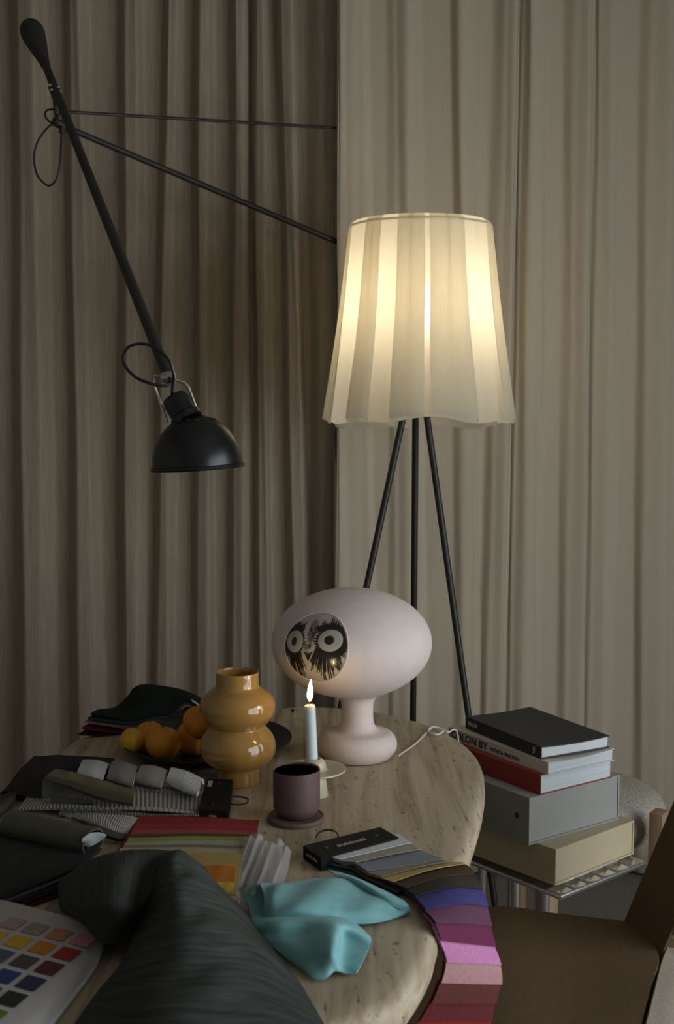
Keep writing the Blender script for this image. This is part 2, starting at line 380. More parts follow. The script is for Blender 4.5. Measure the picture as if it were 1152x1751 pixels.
# ------------------------------------------------------------------ dining table
out_px = [(480, 1207), (560, 1206), (640, 1213), (700, 1226), (740, 1238), (770, 1252), (803, 1273), (826, 1306), (827, 1360), (808, 1430), (790, 1478), (768, 1535), (748, 1590), (738, 1626), (714, 1672), (684, 1706), (630, 1736), (560, 1760)]
outline = [W(*p)[:2] for p in out_px] + [(-.14, 1.24), (-.36, 1.18), (-.60, 1.24), (-.74, 1.45), (-.74, 1.75)] + [W(-60, 1440)[:2], W(0, 1378)[:2], W(60, 1315)[:2], W(130, 1260)[:2]] + [(-.46, 2.595), (-.36, 2.60), (-.25, 2.605), W(455, 1236)[:2], W(466, 1222)[:2]]
pts = catmull(np.array(outline), 220, True)
nrm = np.roll(pts, -1, 0) - np.roll(pts, 1, 0); nrm = np.stack([nrm[:, 1], -nrm[:, 0]], 1); nrm /= np.linalg.norm(nrm, axis=1, keepdims=True)
if np.dot(nrm[20], pts[20] - pts.mean(0)) < 0: nrm = -nrm
TH = .058
def slab(inset):
    prof = [(.045, 0), (.020, -.0008), (.011, -.0035), (.0045, -.009), (.0008, -.018), (0, -.028), (.0015, -.04), (.007, -.050), (.016, -.056), (.03, -.058), (.05, -.058)]
    v = []; f = []; n = len(pts)
    for i, z in prof:
        for p, q in zip(pts, nrm): v.append((p[0] - q[0] * i, p[1] - q[1] * i, T + z))
    for k in range(len(prof) - 1):
        for a in range(n):
            b = (a + 1) % n; f.append((k * n + a, k * n + b, (k + 1) * n + b, (k + 1) * n + a))
    f.append(list(range(n))); f.append([(len(prof) - 1) * n + a for a in range(n)][::-1])
    return v, f
tb = thing('dining_table', 'travertine dining table with a thick rounded wavy edge under the samples', 'table', (-.2, 1.9, 0))
v, f = slab(0); mesh_obj('tabletop', v, f, M['travertine'], tb)
for cx, cy in ((-.14, 1.62), (-.02, 2.35)):
    prof = [(.13, 0), (.13, T - TH)]; v, f = lathe(prof, 64, (cx, cy, 0))
    v = v.copy()
    for i in range(len(v)):      # fluted drum
        a = atan2(v[i][1] - cy, v[i][0] - cx); s = 1 - .05 * abs(sin(a * 12)); v[i][0] = cx + (v[i][0] - cx) * s; v[i][1] = cy + (v[i][1] - cy) * s
    mesh_obj('leg', v, f, M['travertine'], tb)

# ------------------------------------------------------------------ floor lamp
LX, LY = .207, 3.10
fl = thing('floor_lamp', 'tall tripod floor lamp with a glowing pleated cream cloth shade', 'lamp', (LX, LY, 0))
zt, zb = 1.872, 1.403
v = []; f = []
# pleat panels as (start, end) angles, 0 = towards the room, growing to the right
panels = [(-.88, -.60), (-.365, -.010), (.050, .545), (1.02, 1.40), (1.78, 2.12), (2.42, 2.80), (3.15, 3.60), (3.95, 4.25), (4.50, 5.02)]
prof_ = []                                   # (angle, layer radius 0 inner .. 1 outer, is_panel)
for k, (a, b) in enumerate(panels):
    wd = b - a; nx = panels[(k + 1) % len(panels)]; na_ = nx[0] + (2 * pi if k == len(panels) - 1 else 0); fw = .53 * wd; fn = .53 * (nx[1] - nx[0])
    for t in np.linspace(0, 1, 12): prof_.append((a + wd * t, 1 + .10 * sin(pi * t), 1))
    for t in (.04, .5, 1): prof_.append((b - fw * t, .82 - .42 * t, .5))
    g0, g1 = b - fw, na_ + fn
    for t in np.linspace(.06, .94, 16): prof_.append((g0 + (g1 - g0) * t, .16 - .16 * sin(pi * t), 0))
    for t in (1, .5, .04): prof_.append((na_ + fn * t, .82 - .42 * t, .5))
NF, NZ = len(prof_), 30
def shade_pt(q, t):
    a, lay, ip = q
    g = .10 + .90 * t ** .8
    R = .1765 + (.2255 - .1765) * t - .005 * sin(pi * t)
    r = R + .022 * g * (lay - .35) + .0022 * g * sin(9 * a + 3 * t) * (1 if ip else .4)
    aa = a + .006 * sin(7 * t + 3 * a)
    drop = .004 * cos(4 * a) + .004 * sin(7 * a + 1.0) - .014 + .014 * cos(a) + (.004 if ip == 1 else -.004)
    z = zt - (zt - zb) * t + drop * t ** 3
    th = aa - pi / 2
    return np.array((LX + r * cos(th), LY + r * sin(th), z))
for k in range(NZ):
    t = k / (NZ - 1)
    for q in prof_: v.append(shade_pt(q, t))
for k in range(NZ - 1):
    for i in range(NF):
        j = (i + 1) % NF; f.append((k * NF + i, k * NF + j, (k + 1) * NF + j, (k + 1) * NF + i))
# top cloth: rounded shoulder closing over the wire ring
base = len(v)
for rr, dz in ((.1735, .007), (.167, .011), (.12, .0125), (.05, .0125)):
    for i in range(NF):
        a = prof_[i][0] - pi / 2; v.append((LX + rr * cos(a), LY + rr * sin(a), zt + dz))
for k in range(4):
    a0 = 0 if k == 0 else base + (k - 1) * NF
    for i in range(NF):
        j = (i + 1) % NF; f.append((a0 + i, a0 + j, base + k * NF + j, base + k * NF + i))
mesh_obj('lamp_shade', v, f, M['shade'], fl, angle=50)
ring = [(LX + .172 * cos(a), LY + .172 * sin(a), zt - .004) for a in np.linspace(0, 2 * pi, 49)[:-1]]
mesh_obj('shade_ring', *tube(ring, .002, 6, closed=True), M['nickel'], fl)
bz = atY(722, 528, LY)[2]
v, f = lathe(smooth_prof([(0.0001, bz - .045), (.017, bz - .035), (.021, bz - .02), (.033, bz + .005), (.031, bz + .03), (.015, bz + .045), (.0001, bz + .048)], 22), 24, (LX + .004, LY, 0))
mesh_obj('bulb', v, f, M['bulb'], fl)
v, f = lathe([(.0001, bz - .105), (.017, bz - .105), (.019, bz - .046), (.0001, bz - .046)], 20, (LX + .004, LY, 0)); mesh_obj('lamp_holder', v, f, M['bronze'], fl)
hubz = bz - .115
v, f = lathe([(.0001, hubz - .02), (.030, hubz - .02), (.032, hubz), (.03, hubz + .008), (.0001, hubz + .008)], 24, (LX, LY, 0)); mesh_obj('hub', v, f, M['bronze'], fl)
feet = [atY(485, 1662, 3.02), atY(703, 1600, 3.36), atY(864, 1675, 2.98)]
mids = [atY(687, 722, 3.095), atY(710, 722, 3.125), atY(731, 722, 3.09)]
for ft, md in zip(feet, mids):
    d = ft - md; p1 = md + d * ((0.012 - md[2]) / d[2]); p0 = md + d * ((hubz - .008 - md[2]) / d[2])
    mesh_obj('leg', *tube([p0, p1], .0085, 12), M['bronze'], fl)
for a in range(3):
    an = a * 2 * pi / 3 + .4
    mesh_obj('shade_spoke', *tube([(LX + .018 * cos(an), LY + .018 * sin(an), hubz + .004), (LX + .09 * cos(an), LY + .09 * sin(an), zt - .10), (LX + .172 * cos(an), LY + .172 * sin(an), zt - .004)], .0018, 6, 14), M['nickel'], fl)

# ------------------------------------------------------------------ wall lamp
wl = thing('wall_lamp', 'black swing-arm wall lamp with a conical counterweight and dome shade', 'lamp', atY(578, 318, 3.645))
def Yl(t): return 1 / (1 / 3.36 + (1 / 2.32 - 1 / 3.36) * t)     # depth along the long lever
A = atY(75, 104, Yl(0)); B = atY(286, 640, Yl(1))
mesh_obj('lever_arm', *tube([A, B], .0108, 14), M['blackmatte'], wl)
dirv = (A - B) / np.linalg.norm(A - B)
Ctop = atY(58, 62, 3.44); ax = (Ctop - A); L = np.linalg.norm(ax); ax = ax / L
v, f = lathe(smooth_prof([(.0125, -.004), (.0155, .006), (.0225, L * .45), (.0295, L * .85), (.0325, L * 1.10), (.0305, L * 1.30), (.022, L * 1.44), (.010, L * 1.50), (.0001, L * 1.505)], 36), 32, A, ax)
mesh_obj('counterweight', v, f, M['rubber'], wl)
v, f = lathe([(.0135, -.02), (.0135, .012)], 20, A, ax); mesh_obj('collar', v, f, M['blackmatte'], wl)
PV = atY(97, 188, 3.22)
S1 = atY(112, 191, 3.22); S2 = atY(579, 219, 3.645); mesh_obj('stay_rod', *tube([S1, S2], .0043, 8), M['blackmatte'], wl)
D1 = atY(90, 208, 3.24); D2 = atY(579, 415, 3.645); mesh_obj('strut', *tube([D1, D2], .0082, 12), M['blackmatte'], wl)
mesh_obj('pivot_pin', *tube([atY(94, 166, 3.215), atY(94, 188, 3.215), atY(98, 204, 3.23)], .0045, 10, 10), M['blackmatte'], wl)
mesh_obj('strut_socket', *tube([atY(91, 207, 3.235), atY(117, 219, 3.262)], .0115, 12), M['blackmatte'], wl)
mesh_obj('cable_gland', *tube([atY(107, 217, 3.235), atY(106, 228, 3.235)], .008, 10), M['blackmatte'], wl)
mesh_obj('lever_clamp', *tube([atY(91, 148, 3.24), atY(101, 174, 3.205)], .0135, 12), M['blackmatte'], wl)
for px, py in ((86, 146), (89, 154), (101, 149), (104, 157)):
    c = atY(px, py, 3.215); v, f = lathe([(.0001, 0), (.0034, .0005), (.0034, .004), (.0001, .005)], 10, c, (0, -1, .1)); mesh_obj('screw', v, f, M['chrome'], wl)
pl = [(90, 187), (81, 188), (77, 197), (83, 207), (92, 212), (99, 205), (102, 192)]
mesh_obj('cable', *tube([atY(x, y, 3.215) for x, y in [(101, 190), (100, 200), (92, 209), (78, 222), (64, 243), (58, 270), (63, 298), (75, 313), (86, 317), (97, 304), (103, 272), (105, 228)]], .0026, 8, 60), M['black'], wl)
mesh_obj('cable', *tube([atY(x, y, 3.212) for x, y in [(98, 188), (89, 187), (80, 189), (77, 197), (82, 206), (91, 211), (99, 210)]], .0026, 8, 40), M['black'], wl)
for py in (219, 415):
    c = atY(581, py + 2, 3.645); box('wall_bracket', (c[0] + .034, 3.66, c[2]), (.075, .016, .05), M['white'], wl, bev=.003)
mesh_obj('mounting_post', *tube([atY(586, 205, 3.645), atY(586, 430, 3.645)], .008, 12), M['white'], wl)
mesh_obj('supply_cord', *tube([atY(x, y, 3.625) for x, y in [(579, 420), (577, 470), (578, 560), (577, 690), (574, 740), (575, 795)]] , .0028, 8, 40), M['black'], wl)
# head
hc = atY(338, 798, 2.30); axh = np.array((-.06, .0, 1.)); axh /= np.linalg.norm(axh); RH = 77 / FPX * 2.30
prof = [(RH * 1.035, -.004), (RH * 1.05, -.001), (RH * 1.035, .003), (RH, .004)] + [(RH * cos(a), .004 + RH * 1.10 * sin(a)) for a in np.linspace(.06, 1.40, 22)] + [(.012, RH * 1.10 + .003), (.0001, RH * 1.10 + .003)]
inner = [(r - .0022 if r > .003 else r, z - .002) for r, z in prof[3:]][::-1]
prof2 = [(.0001, RH * 1.08)] + [(RH * .97 * cos(a), .002 + RH * 1.06 * sin(a)) for a in np.linspace(1.5, .02, 20)] + [(RH * .98, -.003)] + prof
v, f = lathe(prof2, 56, hc, axh); mesh_obj('dome_shade', v, f, M['black'], wl)
q = Vector((0, 0, 1)).rotation_difference(Vector(axh)).to_matrix()
for k in range(14):
    a = 2 * pi * k / 14; el = 1.12
    p = hc + np.array(q) @ np.array((RH * cos(el) * cos(a), RH * cos(el) * sin(a), .004 + RH * 1.1 * sin(el)))
    n = np.array(q) @ np.array((cos(el) * cos(a), cos(el) * sin(a), sin(el)))
    v, f = lathe([(.0032, 0), (.0045, .0012), (.0032, .0016), (.0001, .0004)], 10, p - n * .0004, n); mesh_obj('vent_rim', v, f, M['blackmatte'], wl)
sk0 = hc + axh * RH * 1.02 + np.array((-.012, 0, 0)); sk1 = atY(296, 678, 2.315)
sd = sk1 - sk0; SL = np.linalg.norm(sd)
v, f = lathe([(.0001, 0), (.030, 0), (.030, .012), (.0255, .016), (.0255, SL * .8), (.023, SL * .95), (.014, SL), (.0001, SL)], 28, sk0, sd / SL); mesh_obj('lamp_socket', v, f, M['black'], wl)
J = atY(288, 645, 2.315)
mesh_obj('knuckle', *lathe([(.0001, -.012), (.010, -.012), (.012, -.004), (.012, .004), (.010, .012), (.0001, .012)], 20, J, (1, -.2, .0)), M['nickel'], wl)
side = hc + np.array((0, 0, 0))
mesh_obj('yoke', *tube([atY(286, 722, 2.30), atY(276, 694, 2.31), atY(263, 657, 2.315), atY(263, 642, 2.315), atY(288, 646, 2.312), atY(316, 655, 2.315), atY(322, 662, 2.315), atY(338, 704, 2.315)], .0026, 8), M['nickel'], wl)
mesh_obj('cable', *tube([atY(x, y, Y) for x, y, Y in [(294, 678, 2.30), (295, 660, 2.29), (297, 640, 2.28), (290, 618, 2.275), (272, 599, 2.275), (247, 588, 2.28), (222, 592, 2.28), (211, 608, 2.28), (214, 626, 2.28), (232, 645, 2.28), (258, 656, 2.28), (280, 660, 2.285), (289, 655, 2.29), (290, 646, 2.30)]], .0030, 8, 80), M['black'], wl)

# ------------------------------------------------------------------ owl lamp
ob = W(614, 1294); OX, OY = ob[0] - .004, ob[1]
ol = thing('table_lamp', 'pink-white mushroom table lamp with an owl face, standing on the travertine table', 'lamp', (OX, OY, T))
hz = atY(601, 1098, OY)[2]; OHX = atY(601, 1098, OY)[0]; RA, RB = 139 / FPX * OY * 1.0, 94 / FPX * OY * 1.0
v, f = lathe(smooth_prof([(.0001, T), (.055, T + .0), (.070, T + .006), (.0785, T + .022), (.0765, T + .038), (.066, T + .050), (.050, T + .054), (.040, T + .058), (.0335, T + .068), (.0315, T + .085), (.0315, T + .103), (.034, T + .115), (.041, T + .1245), (.052, T + .1300), (.064, T + .1352)], 60), 64, (OX, OY, 0))
mesh_obj('lamp_base', v, f, M['owl'], ol)
prof = []
for a in np.linspace(-pi / 2, pi / 2, 48): prof.append((max(RA * cos(a), .0001), hz + RB * sin(a)))
v, f = lathe(prof, 80, (OHX, OY, 0)); mesh_obj('lamp_head', v, f, M['owl'], ol, angle=180)
# face: everything conforms to the head
FAZ = radians(-90 - 28.5)
fd = np.array((cos(FAZ), sin(FAZ), .10)); fd /= np.linalg.norm(fd)
fu = np.array((-sin(FAZ), cos(FAZ), 0)); fvv = np.cross(fu, fd); fvv = fvv if fvv[2] > 0 else -fvv
HC = np.array((OHX, OY, hz)); RF = 58 / FPX * OY
def onhead(a, b, off):
    """a right, b up, in face radii"""
    a0 = a * RF; b0 = b * RF * .955
    d = fu * a0 + fvv * b0
    # shoot along fd from outside on to the spheroid
    p = d; A_ = fd[0] ** 2 / RA ** 2 + fd[1] ** 2 / RA ** 2 + fd[2] ** 2 / RB ** 2
    B_ = 2 * (p[0] * fd[0] / RA ** 2 + p[1] * fd[1] / RA ** 2 + p[2] * fd[2] / RB ** 2)
    C_ = p[0] ** 2 / RA ** 2 + p[1] ** 2 / RA ** 2 + p[2] ** 2 / RB ** 2 - 1
    t = (-B_ + sqrt(max(B_ * B_ - 4 * A_ * C_, 0))) / (2 * A_)
    s = HC + p + fd * t
    n = np.array(((p[0] + fd[0] * t) / RA ** 2, (p[1] + fd[1] * t) / RA ** 2, (p[2] + fd[2] * t) / RB ** 2)); n /= np.linalg.norm(n)
    return s + n * off
def disc(cx, cy, rx, ry, off, nr=6, na=40, thick=True):
    v = [onhead(cx, cy, off)]; f = []
    for r in range(1, nr + 1):
        for k in range(na):
            a = 2 * pi * k / na; v.append(onhead(cx + rx * r / nr * cos(a), cy + ry * r / nr * sin(a), off if r < nr or not thick else off - .0006))
    for k in range(na): f.append((0, 1 + k, 1 + (k + 1) % na))
    for r in range(nr - 1):
        for k in range(na):
            l = (k + 1) % na; f.append((1 + r * na + k, 1 + (r + 1) * na + k, 1 + (r + 1) * na + l, 1 + r * na + l))
    return v, f
face = mesh_obj('owl_face', *disc(0, 0, 1, 1, .0012, 12, 64), M['owlface'], ol); face['label'] = 'round glossy face printed with black feather strokes'
rimp = [onhead(1.02 * cos(a), 1.02 * sin(a), .0006) for a in np.linspace(0, 2 * pi, 65)[:-1]]
mesh_obj('face_rim', *tube(rimp, .0016, 8, closed=True), M['owl'], ol)
EL, ER = (-.62, .13), (.50, .26)
def strokes(list_, off):
    V = []; Fc = []
    for (a0, b0, a1, b1, w0, w1) in list_:
        n = 4; d = np.array((a1 - a0, b1 - b0)); l = np.linalg.norm(d); pr = np.array((-d[1], d[0])) / l
        for i in range(n + 1):
            t = i / n; ww = w0 + (w1 - w0) * t; c = np.array((a0, b0)) + d * t
            for s in (-1, 1):
                p = c + pr * ww * s; L_ = np.linalg.norm(p)
                if L_ > .985: p = p / L_ * .985
                V.append(onhead(p[0], p[1], off))
        k = len(V) - 2 * (n + 1)
        for i in range(n): Fc.append((k + 2 * i, k + 2 * i + 1, k + 2 * i + 3, k + 2 * i + 2))
    return V, Fc
sm = disc(-.09, .45, .15, .42, .0015, 5, 24); mesh_obj('smoky_brow', *sm, M['owlsmoke'], face)
blk = [((-.70, .13), .41, .47), ((.57, .25), .50, .46)]
for (cx, cy), rx, ry in blk:
    V = [onhead(cx, cy, .0017)]; na = 72; Fc = []; nr = 6
    for r in range(1, nr + 1):
        for k in range(na):
            a = 2 * pi * k / na; jag = 1 + (.09 * ((k % 2) * 2 - 1) if r == nr else 0)
            p = np.array((cx + rx * jag * r / nr * cos(a), cy + ry * jag * r / nr * sin(a))); L_ = np.linalg.norm(p)
            if L_ > .985: p = p / L_ * .985
            V.append(onhead(p[0], p[1], .0017))
    for k in range(na): Fc.append((0, 1 + k, 1 + (k + 1) % na))
    for r in range(nr - 1):
        for k in range(na):
            l = (k + 1) % na; Fc.append((1 + r * na + k, 1 + (r + 1) * na + k, 1 + (r + 1) * na + l, 1 + r * na + l))
    mesh_obj('eye_patch', V, Fc, M['owlblack'], face)
st = []
rs = random.Random(4)
for cx, cy, rx, ry, a0, a1, n in ((EL[0], EL[1], .36, .42, -110, -22, 24), (ER[0], ER[1], .46, .44, -158, -48, 30), (EL[0], EL[1], .34, .40, 55, 165, 20), (ER[0], ER[1], .46, .44, 35, 150, 24), (ER[0], ER[1], .47, .45, -55, 30, 12), (EL[0], EL[1], .36, .42, 165, 255, 12)):
    for k in range(n):
        a = radians(a0 + (a1 - a0) * (k + rs.uniform(-.25, .25)) / (n - 1))
        below = a0 <= -28 and a1 <= -20
        ln = rs.uniform(.38, .80) if below else rs.uniform(.10, .27)
        s = (cx + rx * .92 * cos(a), cy + ry * .92 * sin(a))
        if below: d = np.array((cos(a) * .55, -1.0)); d /= np.linalg.norm(d)
        else: d = np.array((cos(a), sin(a)))
        e = (s[0] + d[0] * ln, s[1] + d[1] * ln)
        if e[0] ** 2 + e[1] ** 2 > .95:
            k_ = .975 / sqrt(e[0] ** 2 + e[1] ** 2); e = (e[0] * k_, e[1] * k_)
        if s[0] ** 2 + s[1] ** 2 > .93: continue
        if below and abs((s[0] + e[0]) / 2 + .12) < .16: continue
        st.append((s[0], s[1], e[0], e[1], .024, .013))
for k in range(34):      # short ticks over the bridge of the beak
    a, b = rs.uniform(-.26, .08), rs.uniform(.02, .62); st.append((a, b, a + rs.uniform(-.06, .06), b - rs.uniform(.05, .13), .012, .006))
fm = mesh_obj('feather_strokes', *strokes(st, .0021), M['owlblack'], face, smooth=False); fm['kind'] = 'stuff'
for (cx, cy), rx, ry in ((EL, .30, .315), (ER, .35, .31)):
    e = mesh_obj('eye', *disc(cx, cy, rx, ry, .0028, 6, 40), M['owlgrey'], face)
for (cx, cy), rx, ry in (((EL[0] - .01, EL[1]), .092, .125), ((ER[0] - .02, ER[1] + .01), .14, .125)):
    mesh_obj('pupil', *disc(cx, cy, rx, ry, .0036, 4, 28), M['owlblack'], face)
bk = [(-.27, -.10), (-.14, -.17), (-.12, -.06), (-.09, -.17), (.03, -.08), (-.02, -.21), (-.11, -.39), (-.19, -.22)]
V = [onhead(a, b, .0026) for a, b in bk] + [onhead(-.11, -.21, .0034)]
mesh_obj('beak', V, [(i, (i + 1) % 8, 8) for i in range(8)], M['owlblack'], face, smooth=False)
cw = [W(682, 1292, .02), W(690, 1286, .004), W(710, 1272, .003), W(728, 1254, .003), W(742, 1243, .004), W(755, 1246, .004), W(757, 1251, .004), W(747, 1256, .004), W(735, 1253, .005), W(733, 1247, .006), W(742, 1243, .008), W(757, 1247, .004), W(766, 1252, .001), W(772, 1254, -.012) + np.array((.012, .012, 0))]
mesh_obj('power_cord', *tube(cw + [cw[-1] + np.array((.006, .006, -.08)), cw[-1] + np.array((.006, .006, -.40)), cw[-1] + np.array((.008, .01, -.722))], .0019, 8, 110), M['cordwhite'], ol)

# ------------------------------------------------------------------ vase
vx, vy = W(407, 1337)[:2]
vs_ = 1.0
vp = [(.0001, .004), (.030, .0035), (.0385, .0), (.0405, .003), (.0395, .014), (.0385, .027), (.042, .031), (.058, .040), (.0685, .054), (.0705, .068), (.067, .084), (.058, .097), (.0515, .105), (.051, .1085), (.058, .115), (.067, .128), (.0700, .143), (.067, .157), (.057, .169), (.0455, .177), (.0405, .182), (.0395, .19), (.0395, .206), (.0385, .208), (.0365, .206), (.0360, .185), (.045, .172), (.06, .15), (.06, .13), (.045, .11), (.06, .07), (.045, .04), (.0001, .035)]
vp = [(r * 1.0, z * 1.0) for r, z in vp]
v, f = lathe(smooth_prof(vp, 150), 72, (vx, vy, T))
va = mesh_obj('vase', v, f, M['ochre'], angle=60, origin=(vx, vy, T)); tag(va, 'glossy ochre vase of two stacked bulges, in front of the black plate', 'vase')

# ------------------------------------------------------------------ plate and fruit
pc = np.array((-.263, 2.425)); PR = .172
prof = smooth_prof([(.0001, .004), (.09, .004), (.11, .0), (.125, .003), (.155, .016), (.170, .026), (.172, .0285), (.169, .029), (.150, .020), (.12, .010), (.08, .009), (.0001, .009)], 50)
v, f = lathe(prof, 72, (pc[0], pc[1], T)); pl_ = mesh_obj('plate', v, f, M['plate'], origin=(pc[0], pc[1], T)); tag(pl_, 'wide black dish holding the fruit, behind the ochre vase', 'plate')
def fruit(name, px, py, z, r, sq, m, label, cat, group=None, lobes=0, tip=0.0, tilt=0.0):
    c = atz(px, py, z)
    prof = [(max(r * cos(a) * (1 - .0 * a), .0001), r * sq * sin(a) + (tip * r * max(0, sin(a)) ** 9)) for a in np.linspace(-pi / 2, pi / 2, 22)]
    v, f = lathe(prof, 36)
    v = v.copy()
    for i in range(len(v)):
        a = atan2(v[i][1], v[i][0]); s = 1 + (.09 * cos(lobes * a) if lobes else .015 * sin(3 * a)); v[i][0] *= s; v[i][1] *= s
        if lobes: v[i][2] -= .18 * r * max(0, 1 - (hypot(v[i][0], v[i][1]) / r) * 2.2) * (1 if v[i][2] > 0 else -1)
    R = np.array(Matrix.Rotation(tilt, 3, 'Y')); v = v @ R.T + c
    t = thing(name, label, cat, (c[0], c[1], v[:, 2].min()), group); mesh_obj('flesh' if lobes else 'peel', v, f, m, t, angle=180)
    d = R @ np.array((0, 0, 1.))
    s0 = c + d * r * (sq - (.17 if lobes else .03) + tip * .95)
    if lobes: mesh_obj('stem', *tube([s0, s0 + d * .012 + np.array((.003, 0, 0)), s0 + d * .022 + np.array((.009, 0, 0))], .0045, 8), M['stemgreen'], t)
    else: mesh_obj('stem', *lathe([(.0001, -.002), (.0035, -.001), (.003, .0025), (.0001, .003)], 8, s0, d), M['stemgreen'], t)
    return t
fruit('lemon', 226, 1267, T + .037, .0255, .96, M['lemon'], 'yellow lemon at the left edge of the black dish', 'fruit', tip=.14, tilt=1.2)
fruit('orange', 279, 1271, T + .043, .0345, .93, M['orange'], 'larger orange at the front of the black dish, right of the lemon', 'fruit')
fruit('orange', 256, 1258, T + .042, .0300, .95, M['orange'], 'half-hidden orange behind the lemon and the front orange', 'fruit')
fruit('squash', 332, 1262, T + .040, .040, .84, M['pumpkin'], 'orange lobed squash beside the ochre vase', 'vegetable', lobes=5)
fruit('squash', 346, 1236, T + .084, .036, .9, M['pumpkin'], 'orange squash resting on the other, leaning against the ochre vase', 'vegetable', lobes=4, tilt=.4)

# ------------------------------------------------------------------ candle
kx, ky = W(537, 1360)[:2]; K0 = np.array((kx, ky, T))
ch = thing('candle_holder', 'cream ceramic candle holder with a round drip plate on a pedestal, behind the plum mug', 'candle holder', K0)
pz = .047
prof = [(.0001, 0), (.0245, 0), (.0250, .002), (.0215, .030), (.0195, pz - .004)]
mesh_obj('pedestal', *lathe(prof, 40, K0), M['cream'], ch)
prof = smooth_prof([(.0001, pz - .004), (.030, pz - .0035), (.054, pz - .001), (.0565, pz + .0025), (.054, pz + .0032), (.030, pz + .001), (.0225, pz + .002), (.0215, pz + .008), (.0185, pz + .016), (.0135, pz + .0205), (.0110, pz + .0205), (.0108, pz + .012), (.0001, pz + .010)], 60)
mesh_obj('drip_plate', *lathe(prof, 56, K0 + np.array((.0, 0, 0))), M['cream'], ch)
c0 = np.array((kx, ky, T + pz + .0125)); ctop = atY(529.5, 1206, ky); 
c0[0] = atY(533, 1300, ky)[0] + .001
ca = ctop - c0; CL = np.linalg.norm(ca); ca /= CL
cd = thing('candle', 'lit white dinner candle burning in the cream holder', 'candle', c0)
mesh_obj('wax', *lathe([(.0001, 0), (.0102, 0), (.0100, CL * .5), (.0098, CL - .002), (.0090, CL), (.006, CL - .0015), (.0001, CL - .002)], 32, c0, ca), M['wax'], cd)
mesh_obj('wick', *tube([ctop - ca * .003, ctop + ca * .004, ctop + ca * .009 + np.array((.0008, 0, 0))], .0009, 6), M['wick'], cd)
fb = ctop + ca * .006
fp = smooth_prof([(.0001, 0), (.0030, .004), (.0050, .011), (.0050, .018), (.0036, .027), (.0016, .036), (.0001, .0415)], 26)
fv, ff = lathe(fp, 20, fb, (.05, 0, 1)); 
mesh_obj('flame', fv, ff, M['flame'], cd, origin=fb)

# ------------------------------------------------------------------ mug and coaster
mx_, my_ = W(507, 1402)[:2]
v, f = lathe(smooth_prof([(.0001, 0), (.044, 0), (.0485, .002), (.049, .005), (.047, .0085), (.0440, .0085), (.041, .0075), (.0001, .0075)], 40), 56, (mx_ - .001, my_, T))
cs = mesh_obj('coaster', v, f, M['coaster'], origin=(mx_, my_, T)); tag(cs, 'round brown coaster under the plum mug', 'coaster')
mb = T + .0078; mh = atY(508, 1316, my_)[2] - mb
mg = thing('mug', 'matte plum handleless mug on the brown coaster', 'mug', (mx_, my_, mb))
mp_ = smooth_prof([(.0001, 0), (.024, 0), (.0315, .003), (.0375, .012), (.0395, .024), (.0397, mh * .6), (.0397, mh - .001), (.0388, mh), (.0375, mh - .0015)], 44)
mesh_obj('cup_wall', *lathe(mp_, 56, (mx_, my_, mb)), M['mug'], mg)
mi = [(.0375, mh - .0015), (.0370, mh * .5), (.036, .016), (.028, .008), (.0001, .007)]
mesh_obj('cup_inside', *lathe(mi, 56, (mx_, my_, mb)), M['mugin'], mg)

# ------------------------------------------------------------------ side table, books
ph = radians(40); ea = np.array((cos(ph), sin(ph), 0)); eb = np.array((-sin(ph), cos(ph), 0))
ST = .45; F0 = atz(957, 1530, ST); F0[2] = 0; sa, sb = .285, .50
cen = F0 + ea * sa / 2 + eb * sb / 2
sd_ = thing('side_table', 'chrome side table with a faceted rim, carrying the stack of books', 'side table', (cen[0], cen[1], 0))
box('tabletop', cen + np.array((0, 0, ST - .008)), (sa - .075, sb - .075, .016), M['chrome'], sd_, rot=ph)
def facet(p, du, dv, parent):
    """one pressed pyramid of the rim: p inner corner"""
    q = [p, p + du, p + du + dv, p + dv]; lo = np.array((0, 0, -.0035)); top = p + du * .5 + dv * .5 + np.array((0, 0, -.008))
    Vv = [q[0], q[1], q[2] + lo, q[3] + lo, top, q[0] + 3 * lo, q[1] + 3 * lo, q[2] + 3 * lo, q[3] + 3 * lo]
    Ff = [(0, 1, 4), (1, 2, 4), (2, 3, 4), (3, 0, 4), (0, 5, 6, 1), (1, 6, 7, 2), (2, 7, 8, 3), (3, 8, 5, 0), (5, 8, 7, 6)]
    return mesh_obj('facet', Vv, Ff, M['chrome'], parent, smooth=False)
RW = .0375; zz = np.array((0, 0, ST - .001))
na, nb = 6, 10
for k in range(na):
    u0 = (sa) * k / na; du = ea * (sa / na - .002)
    facet(F0 + zz + ea * (u0 + .001) + eb * RW, du, -eb * RW, sd_)
    facet(F0 + zz + ea * (u0 + .001) + eb * (sb - RW), du, eb * RW, sd_)
for k in range(nb):
    l = sb - 2 * RW; u0 = RW + l * k / nb; dv = eb * (l / nb - .002)
    facet(F0 + zz + eb * (u0 + .001) + ea * RW, dv, -ea * RW, sd_)
    facet(F0 + zz + eb * (u0 + .001) + ea * (sa - RW), dv, ea * RW, sd_)
lip = [F0 + np.array((0, 0, ST - .0045)), F0 + ea * sa + np.array((0, 0, ST - .0045)), F0 + ea * sa + eb * sb + np.array((0, 0, ST - .0045)), F0 + eb * sb + np.array((0, 0, ST - .0045))]
for a, b in zip(lip, lip[1:] + lip[:1]): mesh_obj('rim_rail', *tube([a, b], .0036, 8), M['chrome'], sd_)
for du, dv in ((-.05, -.05), (.05, -.05), (-.05, .05), (.05, .05)):
    p = cen + ea * du + eb * dv
    mesh_obj('leg', *tube([p + np.array((0, 0, .014)), p + np.array((0, 0, ST - .017))], .010, 14), M['chrome'], sd_)
